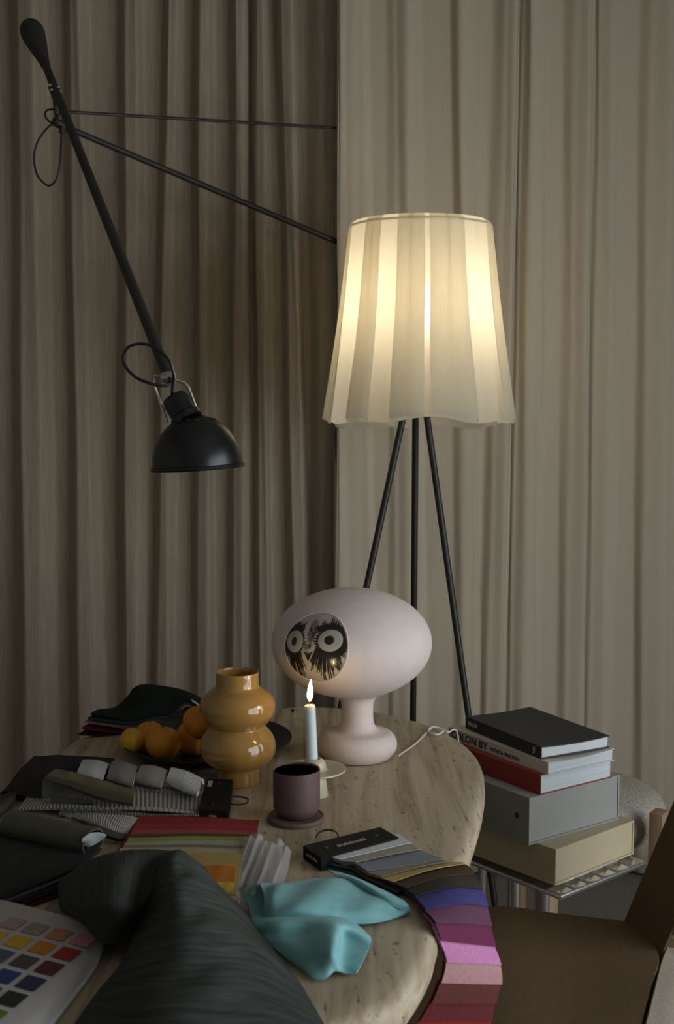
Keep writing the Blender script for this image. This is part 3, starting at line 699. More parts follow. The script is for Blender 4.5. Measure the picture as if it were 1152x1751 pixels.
box('foot_plate', cen + np.array((0, 0, .0075)), (.22, .26, .013), M['chrome'], sd_, rot=ph, bev=.003)

def book(label, Fpx, z0, h, a, b, deg, cover, pages, kind='paper', name='book', bend=0.0, cat='book'):
    F = atz(Fpx[0], Fpx[1], z0 + h); F[2] = z0
    an = radians(deg); e1 = np.array((cos(an), sin(an), 0)); e2 = np.array((-sin(an), cos(an), 0)); up = np.array((0, 0, 1.))
    cn = F + e1 * a / 2 + e2 * b / 2
    t = thing(name, label, cat, cn)
    R = np.stack([e1, e2, up], 1)
    def bx(nm, lo, hi, m, bev=0):
        lo = np.array(lo, float); hi = np.array(hi, float); v, f = box_vf(hi - lo, bev); v = (v + (lo + hi) / 2) @ R.T + F
        return mesh_obj(nm, v, f, m, t)
    if kind == 'paper':
        ct = .0022
        bx('spine', (0, 0, 0), (ct, b, h), cover); bx('back_cover', (ct, 0, 0), (a, b, ct), cover)
        def curved(nm, z_a, z_b, m, x0, y0, x1, y1):
            n = 14; V = []; Fc = []
            for i in range(n + 1):
                x = x0 + (x1 - x0) * i / n; dz = -bend * sin(pi * min(1, x / a)) 
                for yy in (y0, y1):
                    for zz_ in (z_a, z_b): V.append((x, yy, zz_ + (dz * (1 if zz_ > h * .3 else .0))))
            for i in range(n):
                k = 4 * i
                for s0, s1 in ((0, 1), (1, 3), (3, 2), (2, 0)): Fc.append((k + s0, k + s1, k + 4 + s1, k + 4 + s0))
            Fc += [(0, 1, 3, 2), (4 * n, 4 * n + 2, 4 * n + 3, 4 * n + 1)]
            return mesh_obj(nm, np.array(V) @ R.T + F, Fc, m, t)
        curved('page_block', ct, h - ct, pages, ct, .003, a - .003, b - .003)
        curved('front_cover', h - ct, h, cover, ct, 0, a, b)
    else:  # slipcase: open end shows the cased book a little inside
        bt = .004
        bx('case_side', (0, 0, 0), (bt, b, h), cover); bx('case_side', (a - bt, 0, 0), (a, b, h), cover)
        bx('case_base', (bt, 0, 0), (a - bt, b, bt), cover); bx('case_top', (bt, 0, h - bt), (a - bt, b, h), cover)
        bx('cased_volume', (bt + .0005, .002, bt + .0005), (a - bt - .0005, b - .004, h - bt - .0005), pages)
    # frame for writing on the left (spine) side: x axis runs from far end to near corner
    SM = (np.stack([-e2, up, -e1], 1), F + e2 * b - e1 * .0004 + up * h / 2)
    return t, SM, F, e1, e2
def on_spine(SM, s, v=0.0): return (SM[0], SM[1] + SM[0] @ np.array((s, v, 0)))
zb_ = ST + .006
B1 = book('beige slipcase at the bottom of the book stack on the chrome table', (950, 1453), zb_, .076, .268, .33, 41, M['beigebox'], M['beigebox'], 'case', 'slipcase', cat='box')
B2 = book('thick grey slipcase between the red book and the beige slipcase', (905, 1365), zb_ + .076, .100, .272, .30, 35.5, M['greybox'], M['greybox'], 'case', 'slipcase', cat='box')
p = on_spine(B2[1], .30 - .036, .004)
box_v = []
for dx, dz, wx, wz in ((0, .004, .008, .003), (-.003, 0, .003, .009), (.003, 0, .003, .009), (0, -.004, .009, .002), (0, .0, .006, .002)):
    v, f = box_vf((wx, wz, .0006)); box_v.append((v + np.array((dx, dz, 0)), f))
v, f = join(*box_v); mesh_obj('printed_mark', v @ p[0].T + p[1], f, M['inkblack'], B2[0], smooth=False)
B3 = book('thick paperback with a plain red spine, under the cream book', (924, 1325), zb_ + .176, .0435, .212, .29, 34.5, M['red'], M['pagesblock'])
B4 = book('cream book with black lettering on its spine, beneath the black book', (937, 1304), zb_ + .2195, .0265, .190, .33, 33, M['white'], M['pagesblock'], bend=.004)
text('spine_lettering', 'COLON BY', .0225, M['inkblack'], B4[0], on_spine(B4[1], .008, -.001), sx=1.13)
text('spine_lettering', 'PATRICIA URQUIOLA', .0115, M['inkblack'], B4[0], on_spine(B4[1], .147, -.003), sx=.86)
B5 = book('black paperback lying on top of the book stack', (925, 1277), zb_ + .246, .0265, .182, .28, 28, M['bookblack'], M['pages'], bend=.003)
text('spine_lettering', 'MAGIS', .0125, M['inkwhite'], B5[0], on_spine(B5[1], .012, 0))
p = on_spine(B5[1], .28 - .026, 0)
mk = [tube([(0.003, .008, 0), (.004, .0, 0), (.002, -.006, 0), (-.002, -.006, 0)], .0008, 6, 10), tube([(-.003, .003, 0), (.003, .002, 0)], .0007, 6), tube([(-.003, -.001, 0), (.003, -.002, 0)], .0007, 6), tube([(-.001, .006, 0), (.005, .006, 0)], .0006, 6)]
v, f = join(*mk); mesh_obj('spine_emblem', v @ p[0].T + p[1], f, M['inkwhite'], B5[0])

# ------------------------------------------------------------------ boucle stool
sx_, sy_ = .615, 3.0
sto = thing('stool', 'round cream boucle stool with oak legs behind the book stack', 'stool', (sx_, sy_, 0))
zc = atY(1040, 1392, 2.95)[2]
prof = smooth_prof([(.0001, zc - .062), (.13, zc - .062), (.178, zc - .050), (.203, zc - .015), (.200, zc + .022), (.17, zc + .050), (.10, zc + .064), (.0001, zc + .068)], 40)
mesh_obj('cushion', *lathe(prof, 64, (sx_, sy_, 0)), M['boucle'], sto, angle=180)
lp = atY(1118, 1412, 2.80); d1 = np.array((lp[0] - sx_, lp[1] - sy_)); 
for dx, dy, hh in ((d1[0], d1[1], .49), (-.118, d1[1] - .01, .39), (-.125, .17, .39)):
    s = 1.06; box('leg', (sx_ + dx * s, sy_ + dy * s, hh / 2), (.032, .046, hh), M['wood'], sto, rot=radians(35) * (1 if dx * dy > 0 else -1), bev=.002)

# ------------------------------------------------------------------ chair
chh = thing('dining_chair', 'brown wool upholstered chair drawn up to the right side of the table', 'chair', (.35, 2.0, 0))
sz = .462
seat_rows = [
    [(.16, 2.30, sz - .02), (.307, 2.325, sz - .004), (.42, 2.30, sz - .006), (.545, 2.262, sz - .005)],
    [(.13, 2.20, sz - .015), (.28, 2.20, sz - .002), (.43, 2.16, sz - .008), (.578, 2.13, sz - .002)],
    [(.12, 2.02, sz - .015), (.27, 2.02, sz - .004), (.40, 2.0, sz - .010), tuple(atz(1113, 1688, sz - .002))],
    [(.12, 1.84, sz - .015), (.26, 1.83, sz - .002), (.36, 1.82, sz - .006), tuple(atz(1096, 1751, sz - .002))],
    [(.14, 1.70, sz - .02), (.25, 1.68, sz - .004), (.33, 1.68, sz - .006), tuple(atz(1080, 1815, sz - .008))]]
G = grid_surface(seat_rows, 28, 28); v, f, uv = solid_grid(G + np.array((0, 0, -.02)), .04)
mesh_obj('seat', v, f, M['chair'], chh, angle=60)
j0 = [np.array(q) for q in ((.547, 2.266, sz - .01), (.560, 2.23, sz - .004), (.572, 2.185, sz - .002), (.580, 2.15, sz - .004), (.582, 2.125, sz - .01))]
def up_pts(h):
    return [q + np.array((.37 * h + .10 * h * sin(pi * k / 4), (.01 if k == 0 else -.02 * k) * h, h)) for k, q in enumerate(j0)]
back_rows = [[q + np.array((-.012, 0, -.03)) for q in j0], j0] + [up_pts(h) for h in (.04, .12, .22, .32, .40)]
G = grid_surface(back_rows, 30, 24); v, f, uv = solid_grid(G + np.array((.012, 0, 0)), .024)
mesh_obj('backrest', v, f, M['chair'], chh, angle=60)
edge = [j0[4] + np.array((.37 * h, -.08 * h, h)) for h in (.40, .2, .08)] + [j0[4] + np.array((0, 0, .004))] + [atz(x, y, sz - .004) for x, y in ((1113, 1690), (1097, 1752), (1080, 1820))]
sh_rows = [[e + np.array((.004, -.006, .002)) for e in edge], [e + np.array((.040, -.002, -.022)) for e in edge], [e + np.array((.066, .03, -.07)) for e in edge], [e + np.array((.07, .09, -.19)) for e in edge]]
sheet('outer_shell', sh_rows, mat('greige_shell', (.21, .175, .135), .9, var=.12, vscale=(150, 150, 150), bump=.3), .006, 30, 16, chh)['label'] = 'paler outside of the seat shell'
for x_, y_, tx, ty in ((.20, 2.22, -.03, .03), (.46, 2.20, .03, .03), (.20, 1.78, -.03, -.03), (.38, 1.82, .02, -.03)):
    mesh_obj('leg', *tube([(x_, y_, sz - .04), (x_ + tx, y_ + ty, .002)], .014, 12), M['wood'], chh)
box('seat_frame', (.33, 2.0, sz - .052), (.30, .40, .022), M['wood'], chh)

# ------------------------------------------------------------------ fan deck of cloth swatches
fk = thing('swatch_fan', 'fan of cloth swatches, white to red, hanging over the table edge', 'fabric samples', W(620, 1470))
q = [W(518, 1446, .022), W(650, 1414, .022), W(681, 1432, .022), W(549, 1467, .022)]
def prism(q, h): 
    q = [np.array(a) for a in q]; d = np.array((0, 0, -h))
    return q + [a + d for a in q], [(0, 1, 2, 3), (7, 6, 5, 4), (0, 4, 5, 1), (1, 5, 6, 2), (2, 6, 7, 3), (3, 7, 4, 0)]
hd = mesh_obj('header_card', *prism(q, .0205), M['card'], fk, smooth=False)
def quad_pt(q, u, v): return (np.array(q[0]) * (1 - u) + np.array(q[1]) * u) * (1 - v) + (np.array(q[3]) * (1 - u) + np.array(q[2]) * u) * v
def glyphs(name, q, u0, u1, v0, v1, n, parent, m, seed):
    r = random.Random(seed); V = []; Fc = []; u = u0; st = (u1 - u0) / n
    for k in range(n):
        a, b = u + st * .08, u + st * r.uniform(.6, .85); v_hi = v0 if r.random() < .35 else v0 + (v1 - v0) * .22
        up = np.array((0, 0, .0004)); s = len(V)
        V += [quad_pt(q, a, v_hi) + up, quad_pt(q, b, v_hi) + up, quad_pt(q, b, v1) + up, quad_pt(q, a, v1) + up]; Fc.append((s, s + 1, s + 2, s + 3)); u += st
    o = mesh_obj(name, V, Fc, m, parent, smooth=False); return o
glyphs('printed_line', q, .30, .68, .47, .64, 11, hd, M['cardtext'], 2)
qs = [q[0], q[3], q[3] + np.array((0, 0, -.0205)), q[0] + np.array((0, 0, -.0205))]
nrm_s = np.cross(qs[1] - qs[0], qs[3] - qs[0]); nrm_s /= np.linalg.norm(nrm_s); nrm_s = nrm_s if nrm_s[1] < 0 else -nrm_s
glyphs('printed_line', [a + nrm_s * .0006 for a in qs], .2, .8, .35, .6, 6, hd, M['cardtext'], 3)
for u in (.18, .82):
    c = quad_pt(q, u, .5); mesh_obj('rivet', *lathe([(.0001, .0015), (.003, .0012), (.0036, -.001)], 12, c), M['blackmatte'], hd)
mesh_obj('binder_ring', *tube([W(540, 1432, .006), W(545, 1424, .010), W(558, 1419, .014), W(572, 1421, .018), W(578, 1429, .020), W(575, 1436, .018)], .0014, 8, 24), M['blackmatte'], fk)
Lp = [W(549, 1466, .013), W(581, 1478, .011), W(608, 1483, .010), W(627, 1498, .009), W(652, 1508, .009), W(671, 1517, .009), W(692, 1527, .010), W(708, 1541, .011), W(723, 1562, .012), atY(738, 1583, 1.585), atY(746, 1609, 1.585), atY(757, 1643, 1.60), atY(748, 1676, 1.60), atY(732, 1710, 1.60), atY(712, 1741, 1.60), atY(697, 1778, 1.60)]
Rp = [W(681, 1431, .013), W(703, 1449, .012), W(720, 1460, .010), W(757, 1477, .007), W(776, 1480, .005), W(797, 1485, .003), atY(811, 1503, 1.765), atY(823, 1529, 1.738), atY(830, 1557, 1.715), atY(834, 1588, 1.695), atY(840, 1619, 1.68), atY(850, 1648, 1.67), atY(852, 1679, 1.665), atY(842, 1710, 1.665), atY(836, 1741, 1.665), atY(832, 1778, 1.665)]
fan_cols = [('white', (.62, .64, .67)), ('greige', (.36, .32, .26)), ('blue-grey', (.22, .235, .265)), ('taupe', (.27, .23, .18)), ('pale yellow', (.48, .37, .15)), ('brown', (.085, .05, .028)), ('dark umber', (.045, .037, .028)), ('indigo', (.055, .05, .18)), ('plum', (.115, .045, .085)), ('magenta', (.13, .022, .065)), ('orchid pink', (.50, .20, .40)), ('pale pink', (.42, .23, .235)), ('brick brown', (.12, .035, .03)), ('wine red', (.13, .022, .025)), ('red', (.23, .02, .018))]
LC = lambda s: catmull(Lp, 151)[int(round(min(max(s, 0), 15) * 10))]
RC = lambda s: catmull(Rp, 151)[int(round(min(max(s, 0), 15) * 10))]
LCa, RCa = catmull(Lp, 151), catmull(Rp, 151)
for k, (cn, col) in enumerate(fan_cols):
    s0 = max(0.0, k - 2.0); s1 = k + 1.0
    rows = []
    for s in np.linspace(s0, s1, 9):
        i = int(round(s * 10)); L_, R_ = LCa[i], RCa[i]
        i2 = min(150, i + 3); i1 = max(0, i - 3); tg = (LCa[i2] + RCa[i2] - LCa[i1] - RCa[i1]); n = np.cross(R_ - L_, tg); n /= np.linalg.norm(n); n = n if n[2] - n[1] > 0 else -n
        lift = .0012 * (s - s0) / (s1 - s0) ** 1
        off = n * ((s - k + 2) * .0026)
        rows.append([L_ + off, (L_ + R_) / 2 + off + n * (.0012 * sin(k * 2.3) + .009 * exp(-((s - 7) / 2.2) ** 2)), R_ + off])
    o = sheet('swatch', rows, cloth(col), .0009, 12, 14, fk); o['label'] = cn + ' cloth swatch'
# dark backs of the leaves along the left of the fan
for k, dz in enumerate((.002, .005, .008)):
    rows = [[LCa[i] + np.array((-.004 - .002 * k, -.004, -dz)), LCa[i] + np.array((.012, .012, -dz * .3 - .001))] for i in range(2, 62, 6)]
    rows = [[np.array((a[0], a[1], max(a[2], T + .0016 + .001 * (2 - k)))) for a in r] for i, r in enumerate(rows)]
    o = sheet('swatch', rows, cloth(((.05, .075, .07), (.02, .02, .02), (.09, .14, .14))[k]), .0012, 4, 22, fk, wob=.0006); o['label'] = ('dark green', 'black', 'grey-green')[k] + ' swatch at the back of the fan'

# ------------------------------------------------------------------ turquoise cloth
tq = px_rows([
    [(468, 1512, .006), (504, 1510, .012), (545, 1502, .016), (600, 1506, .012), (640, 1520, .012), (690, 1545, .006)],
    [(446, 1513, .028), (470, 1513, .032), (505, 1513, .032), (570, 1504, .030), (630, 1526, .022), (697, 1548, .010)],
    [(451, 1528, .034), (472, 1526, .038), (510, 1530, .040), (580, 1524, .034), (640, 1540, .022), (702, 1554, .010)],
    [(452, 1548, .030), (474, 1550, .036), (515, 1555, .036), (590, 1556, .026), (645, 1562, .016), (700, 1559, .006)],
    [(444, 1570, .012), (466, 1576, .020), (520, 1577, .018), (590, 1580, .010), (645, 1578, .006), (694, 1563, .003)]])
t1 = thing('cloth', 'crumpled turquoise cloth on the table beside the swatch fan', 'cloth', W(540, 1580))
G1 = grid_surface(tq, 44, 34)
for i in range(34):
    for j in range(44): G1[i, j, 2] += .0025 * sin(j * .45 + i * .25) * sin(pi * i / 33)
v1, f1, uv1 = solid_grid(G1, .0018)
mesh_obj('cloth_fold', v1, f1, M['turq'], t1, uv=uv1, angle=70)
hol = px_rows([[(449, 1513, .027), (430, 1517, .024), (415, 1534, .016)], [(462, 1532, .012), (440, 1536, .010), (424, 1546, .008)], [(462, 1560, .006), (446, 1562, .006), (430, 1572, .004)]])
v0, f0, uv0 = solid_grid(grid_surface(hol, 20, 16), .0018); mesh_obj('cloth_fold', v0, f0, M['turq'], t1, uv=uv0, angle=70)
tq2 = px_rows([
    [(432, 1560, .006), (470, 1562, .012), (520, 1566, .012), (575, 1566, .012), (600, 1574, .010), (620, 1590, .008)],
    [(430, 1580, .016), (470, 1576, .032), (520, 1572, .034), (572, 1574, .036), (605, 1588, .026), (634, 1606, .012)],
    [(440, 1598, .012), (475, 1600, .020), (520, 1596, .026), (573, 1590, .040), (590, 1602, .016), (630, 1622, .010)],
    [(462, 1615, .010), (495, 1620, .018), (530, 1618, .026), (571, 1608, .040), (586, 1628, .012), (622, 1640, .008)],
    [(490, 1638, .008), (515, 1642, .014), (540, 1640, .022), (569, 1634, .034), (584, 1648, .009), (612, 1660, .007)],
    [(525, 1664, .003), (535, 1673, .005), (557, 1673, .006), (572, 1660, .010), (588, 1664, .005), (606, 1666, .004)]])
G2 = grid_surface(tq2, 40, 34)
v2, f2, uv2 = solid_grid(G2, .0018)
mesh_obj('cloth_fold', v2, f2, M['turq'], t1, uv=uv2, angle=70)
tq3 = px_rows([
    [(560, 1488, .012), (600, 1498, .014), (650, 1520, .014), (690, 1540, .010)],
    [(575, 1497, .024), (610, 1505, .030), (655, 1530, .026), (696, 1549, .016)],
    [(590, 1512, .018), (620, 1522, .020), (660, 1545, .018), (690, 1556, .012)]])
v3, f3, uv3 = solid_grid(grid_surface(tq3, 22, 14), .0018); mesh_obj('cloth_fold', v3, f3, M['turq'], t1, uv=uv3, angle=70)

# ------------------------------------------------------------------ charcoal cloth in front
mainr = px_rows([
    [(240, 1492, .004), (270, 1478, .006), (310, 1474, .006), (345, 1484, .004), (372, 1500, .002)],
    [(232, 1468, .060), (268, 1458, .085), (300, 1456, .092), (328, 1470, .075), (366, 1508, .016)],
    [(246, 1500, .060), (280, 1478, .105), (308, 1466, .108), (340, 1486, .085), (384, 1526, .016)],
    [(244, 1545, .052), (285, 1510, .112), (325, 1505, .108), (372, 1524, .072), (420, 1562, .014)],
    [(232, 1590, .040), (290, 1560, .098), (345, 1555, .095), (400, 1572, .060), (464, 1622, .012)],
    [(210, 1646, .026), (285, 1620, .080), (360, 1615, .080), (430, 1625, .050), (507, 1676, .010)],
    [(166, 1700, .016), (260, 1690, .058), (360, 1685, .062), (450, 1692, .040), (546, 1742, .008)],
    [(120, 1765, .010), (235, 1770, .040), (350, 1770, .045), (450, 1775, .030), (575, 1800, .004)],
    [(60, 1850, .006), (200, 1850, .012), (330, 1850, .014), (430, 1830, .012), (540, 1835, .004)]])
th_ = thing('throw', 'heavy charcoal-green cloth heaped at the front of the table', 'cloth', W(330, 1640))
G = grid_surface(mainr, 46, 64)
for i in range(64):
    for j in range(46): G[i, j, 2] += .0035 * sin(i * .55 + .25 * sin(j * .3) * 3) * sin(pi * j / 45) * min(1, i / 14)
v, f, uv = solid_grid(G, .004); mesh_obj('cloth_fold', v, f, M['throw'], th_, uv=uv, angle=70)
lob = px_rows([
    [(130, 1492, .004), (170, 1480, .008), (220, 1474, .010), (268, 1476, .010), (312, 1480, .010)],
    [(104, 1508, .028), (150, 1474, .072), (210, 1457, .095), (262, 1455, .100), (318, 1459, .086)],
    [(102, 1532, .032), (150, 1504, .092), (205, 1490, .112), (255, 1500, .088), (300, 1490, .098)],
    [(107, 1556, .020), (150, 1542, .084), (200, 1540, .100), (238, 1548, .078), (268, 1540, .058)],
    [(140, 1575, .032), (165, 1576, .056), (200, 1578, .066), (232, 1575, .054), (252, 1565, .040)],
    [(160, 1598, .030), (180, 1612, .032), (205, 1608, .034), (228, 1592, .034), (242, 1584, .030)]])
v, f, uv = solid_grid(grid_surface(lob, 36, 36), .004); mesh_obj('cloth_fold', v, f, M['throw'], th_, uv=[(b, a) for a, b in uv], angle=70)

# ------------------------------------------------------------------ colour chart book, bottom left
cb = thing('colour_chart', 'open white colour chart with rows of painted chips, at front left of the table', 'book', W(40, 1680))
PH = .022
def P_(x, y, h): return W(x, y, h)
pr = [[P_(-190, 1494, PH), P_(-90, 1516, PH), P_(0, 1538, PH), P_(90, 1561, PH), P_(150, 1578, PH), P_(176, 1598, PH - .004)],
      [P_(-260, 1590, PH), P_(-150, 1605, PH), P_(-60, 1622, PH), P_(60, 1644, PH), P_(128, 1652, PH - .002), P_(160, 1650, PH - .014)],
      [P_(-330, 1700, PH), P_(-220, 1706, PH), P_(-130, 1712, PH), P_(-20, 1722, PH), P_(62, 1728, PH - .002), P_(106, 1722, PH - .014)],
      [P_(-420, 1830, PH), P_(-320, 1830, PH), P_(-220, 1830, PH), P_(-110, 1830, PH), P_(-25, 1828, PH - .002), P_(36, 1812, PH - .014)]]
o = sheet('page', pr, mat('chart_paper', (.50, .48, .48), .55, var=.02), .0008, 30, 26, cb)
for k, dh in enumerate((.004, .008, .012, .016)):
    rows = [[a + np.array((.002 * (k % 2), -.001 * k, -dh)) for a in r] for r in pr]
    rows = [[np.array((a[0], a[1], max(a[2], T + .002 + .001 * (4 - k)))) for a in r] for r in rows]
    sheet('page', rows, M['pages'], .0012, 14, 12, cb)
c00 = P_(142, 1607, PH + .0022); ce = (P_(21, 1578, PH + .0022) - c00) / 3; re = (P_(20, 1707, PH + .0022) - c00) / 4
chips = [[(.55, .25, .33), (.52, .20, .13), (.31, .25, .21), (.42, .30, .30), (.45, .36, .3)],
         [(.32, .02, .018), (.56, .19, .012), (.60, .36, .02), (.60, .42, .03), (.5, .42, .1)],
         [(.105, .014, .018), (.075, .055, .068), (.08, .085, .14), (.1, .12, .2), (.15, .16, .25)],
         [(.018, .026, .075), (.018, .045, .17), (.03, .07, .2), (.03, .1, .2), (.05, .15, .2)],
         [(.012, .020, .013), (.02, .04, .02), (.03, .07, .03), (.05, .1, .04), (.06, .12, .05)],
         [(.1, .2, .03), (.36, .42, .06), (.3, .4, .1), (.4, .4, .1), (.5, .5, .2)]]
for r in range(6):
    for c in range(4):
        ct_ = c00 + ce * c + re * r; a, b = ce * .37, re * .36
        if r == 0 and c == 3 and False: continue
        qv = [ct_ - a - b, ct_ + a - b, ct_ + a + b, ct_ - a + b]
        mesh_obj('colour_chip', *prism(qv, .0008), mat('chip_%d_%d' % (r, c), chips[r][c], .5), cb, smooth=False)

# ------------------------------------------------------------------ rolled sample book, left
rb = thing('sample_book', 'dark green sample book with a rolled-back olive cover, at the left of the table', 'fabric samples', W(70, 1470))
lay = [((.022, .023, .022), .030), ((.11, .115, .125), .024), ((.03, .036, .075), .018), ((.055, .03, .02), .012), ((.11, .018, .018), .006)]
for k, (c, h) in enumerate(lay):
    dx = -1.5 * k; dy = 8 * k
    rows = px_rows([[(-90, 1440, h), (-20, 1425, h), (60, 1432, h), (120, 1444, h), (174 + dx, 1452 + dy, h)],
                    [(-110, 1490, h), (-40, 1480, h), (30, 1482, h), (70, 1488 + dy * .5, h), (112 + dx, 1494 + dy, h * .9)],
                    [(-140, 1540, h), (-90, 1532, h), (-50, 1530, h), (-20, 1532 + dy, h), (6 + dx, 1536 + dy, h * .8)]])
    sheet('sample_leaf', rows, cloth(c), .003, 20, 14, rb, wob=.0012)
axp0, axp1 = W(18, 1408, .045), W(160, 1440, .040); axd = axp1 - axp0; axd /= np.linalg.norm(axd); e_ = np.cross(axd, (0, 0, 1.)); e_ /= np.linalg.norm(e_); up_ = np.cross(e_, axd)
rows = []
for t in np.linspace(0, 1, 8):
    c = axp0 + (axp1 - axp0) * t; r_ = .019
    rows.append([c + (e_ * cos(a) * 1.35 + up_ * sin(a)) * r_ for a in np.linspace(radians(-75), radians(235), 15)])
sheet('rolled_cover', rows, M['olivecloth'], .003, 30, 12, rb)['label'] = 'olive rolled-back cover'
tipr = px_rows([[(142, 1433, .056), (152, 1426, .062), (168, 1424, .060), (181, 1427, .050)], [(140, 1438, .052), (154, 1436, .050), (168, 1432, .048), (181, 1430, .046)], [(143, 1446, .036), (154, 1447, .032), (168, 1440, .034), (179, 1432, .042)]])
sheet('cover_lining', tipr, M['underside'], .001, 14, 6, rb)

# ------------------------------------------------------------------ red and yellow sheets
ry = thing('sample_sheets', 'spread of red, yellow and orange sample sheets with clear film edges, beside the charcoal cloth', 'fabric samples', W(330, 1460))
leaves = [('red', (.22, .026, .022), [(238, 1395), (443, 1403), (432, 1462), (205, 1448)], .012), ('crimson', (.26, .028, .045), [(233, 1409), (441, 1413), (434, 1470), (200, 1455)], .014), ('coral red', (.28, .06, .05), [(229, 1419), (438, 1422), (424, 1478), (200, 1465)], .016),
          ('dark olive', (.060, .055, .022), [(226, 1428), (427, 1427), (420, 1485), (205, 1475)], .018), ('yellow-green', (.26, .24, .065), [(220, 1433), (426, 1432), (418, 1490), (200, 1480)], .020), ('pale grey', (.30, .30, .24), [(214, 1441), (422, 1439), (416, 1500), (195, 1490)], .022), ('moss grey', (.16, .155, .09), [(214, 1447), (418, 1446), (412, 1500), (200, 1490)], .0235), ('beige', (.35, .29, .18), [(205, 1451), (420, 1452), (404, 1540), (190, 1520)], .025),
          ('sand', (.36, .25, .085), [(300, 1462), (414, 1460), (404, 1530), (300, 1520)], .027), ('orange', (.42, .15, .018), [(335, 1482), (402, 1482), (401, 1508), (340, 1510)], .029), ('yellow', (.48, .32, .045), [(355, 1509), (402, 1502), (398, 1524), (358, 1526)], .0275)]
for n_, c, qd, h in leaves:
    a, b, c2, d = [W(x, y, h) for x, y in qd]
    m1 = (a + b) / 2 + np.array((0, 0, .002)); m2 = (c2 + d) / 2
    o = sheet('sample_sheet', [[a, m1, b], [d, m2, c2]], cloth(c), .0012, 14, 8, ry, wob=.0006); o['label'] = n_ + ' sample sheet'
for k in range(6):
    x0 = 404 + 12 * k
    y0 = (1428, 1424, 1436, 1440, 1434, 1446)[k]; hh = .022 + .004 * (k % 2)
    rows = px_rows([[(x0 + 14, y0 + 2, hh), (x0 + 24, y0, hh + .010), (x0 + 34, y0 + 8, hh + .002)], [(x0 - 2, y0 + 42, hh - .006), (x0 + 10, y0 + 44, hh + .004), (x0 + 26, y0 + 50, hh - .012)], [(x0 - 22, y0 + 88, .006), (x0 - 8, y0 + 92, hh - .006), (x0 + 8, y0 + 94, .003)]])
    sheet('clear_sleeve', rows, M['milky'], .0006, 12, 16, ry, wob=.0015)
rows = px_rows([[(372, 1528, .010), (400, 1516, .016), (425, 1518, .010)], [(392, 1548, .012), (408, 1540, .018), (424, 1540, .008)], [(404, 1572, .004), (412, 1566, .012), (424, 1562, .004)]])
sheet('clear_sleeve', rows, M['milky'], .001, 14, 14, ry, wob=.002)

# ------------------------------------------------------------------ knitted ribbon samples with black header
kb = thing('ribbon_samples', 'knitted white and grey ribbon samples clipped in a black card, left of the plum mug', 'fabric samples', W(280, 1365))
q2 = [W(353, 1332, .024), W(398, 1333, .024), W(390, 1386, .024), W(339, 1383, .024)]
h2 = mesh_obj('header_card', *prism(q2, .022), M['card'], kb, smooth=False)
lab = [quad_pt(q2, u, v) + np.array((0, 0, .0007)) for u, v in ((.10, .07), (.26, .07), (.26, .27), (.10, .27))]
mesh_obj('paper_label', *prism(lab, .0006), M['cardtext'], h2, smooth=False)
mesh_obj('rivet', *lathe([(.0001, .0012), (.0024, .001), (.003, -.001)], 10, quad_pt(q2, .52, .14)), M['blackmatte'], h2)
mesh_obj('rivet', *lathe([(.0001, .0012), (.0024, .001), (.003, -.001)], 10, quad_pt(q2, .45, .85)), M['blackmatte'], h2)
qf = [q2[3], q2[2], q2[2] + np.array((0, 0, -.022)), q2[3] + np.array((0, 0, -.022))]
glyphs('printed_line', [a + np.array((0, -.0008, 0)) for a in qf], .36, .62, .35, .75, 4, h2, M['cardtext'], 5)
mesh_obj('binder_ring', *tube([W(393, 1375, .008), W(408, 1376, .008), W(421, 1373, .008), W(424, 1367, .008), W(414, 1363, .008), W(398, 1362, .008)], .0016, 8, 24), M['blackmatte'], kb)
knit_w = ribbed('knit_white', (.56, .57, .55), 9, .72); knit_g = ribbed('knit_grey', (.34, .32, .29), 14, .42); knit_b = ribbed('knit_beige', (.36, .34, .31), 9, .7); knit_w2 = ribbed('knit_white_fine', (.66, .69, .69), 9, .8)
def band(name, rows, m, **k): return sheet(name, px_rows(rows), m, .003, 26, 10, kb, **k)
band('knit_band', [[(105, 1380, .010), (180, 1386, .012), (270, 1392, .014), (340, 1394, .014)], [(100, 1394, .006), (180, 1396, .008), (270, 1398, .008), (338, 1399, .006)]], ribbed('knit_edge', (.22, .21, .19), 16, .4))
band('knit_band', [[(48, 1362, .012), (120, 1366, .018), (230, 1350, .022), (345, 1356, .021)], [(30, 1384, .010), (120, 1380, .018), (230, 1381, .019), (342, 1386, .017)]], knit_g)
band('knit_band', [[(60, 1372, .014), (150, 1376, .018), (250, 1380, .020), (340, 1388, .016)], [(40, 1384, .008), (150, 1384, .014), (250, 1386, .016), (340, 1393, .012)]], knit_b)
band('knit_band', [[(125, 1332, .024), (200, 1338, .025), (280, 1346, .025), (348, 1354, .023)], [(120, 1342, .022), (200, 1347, .023), (280, 1354, .023), (345, 1361, .021)]], knit_b)
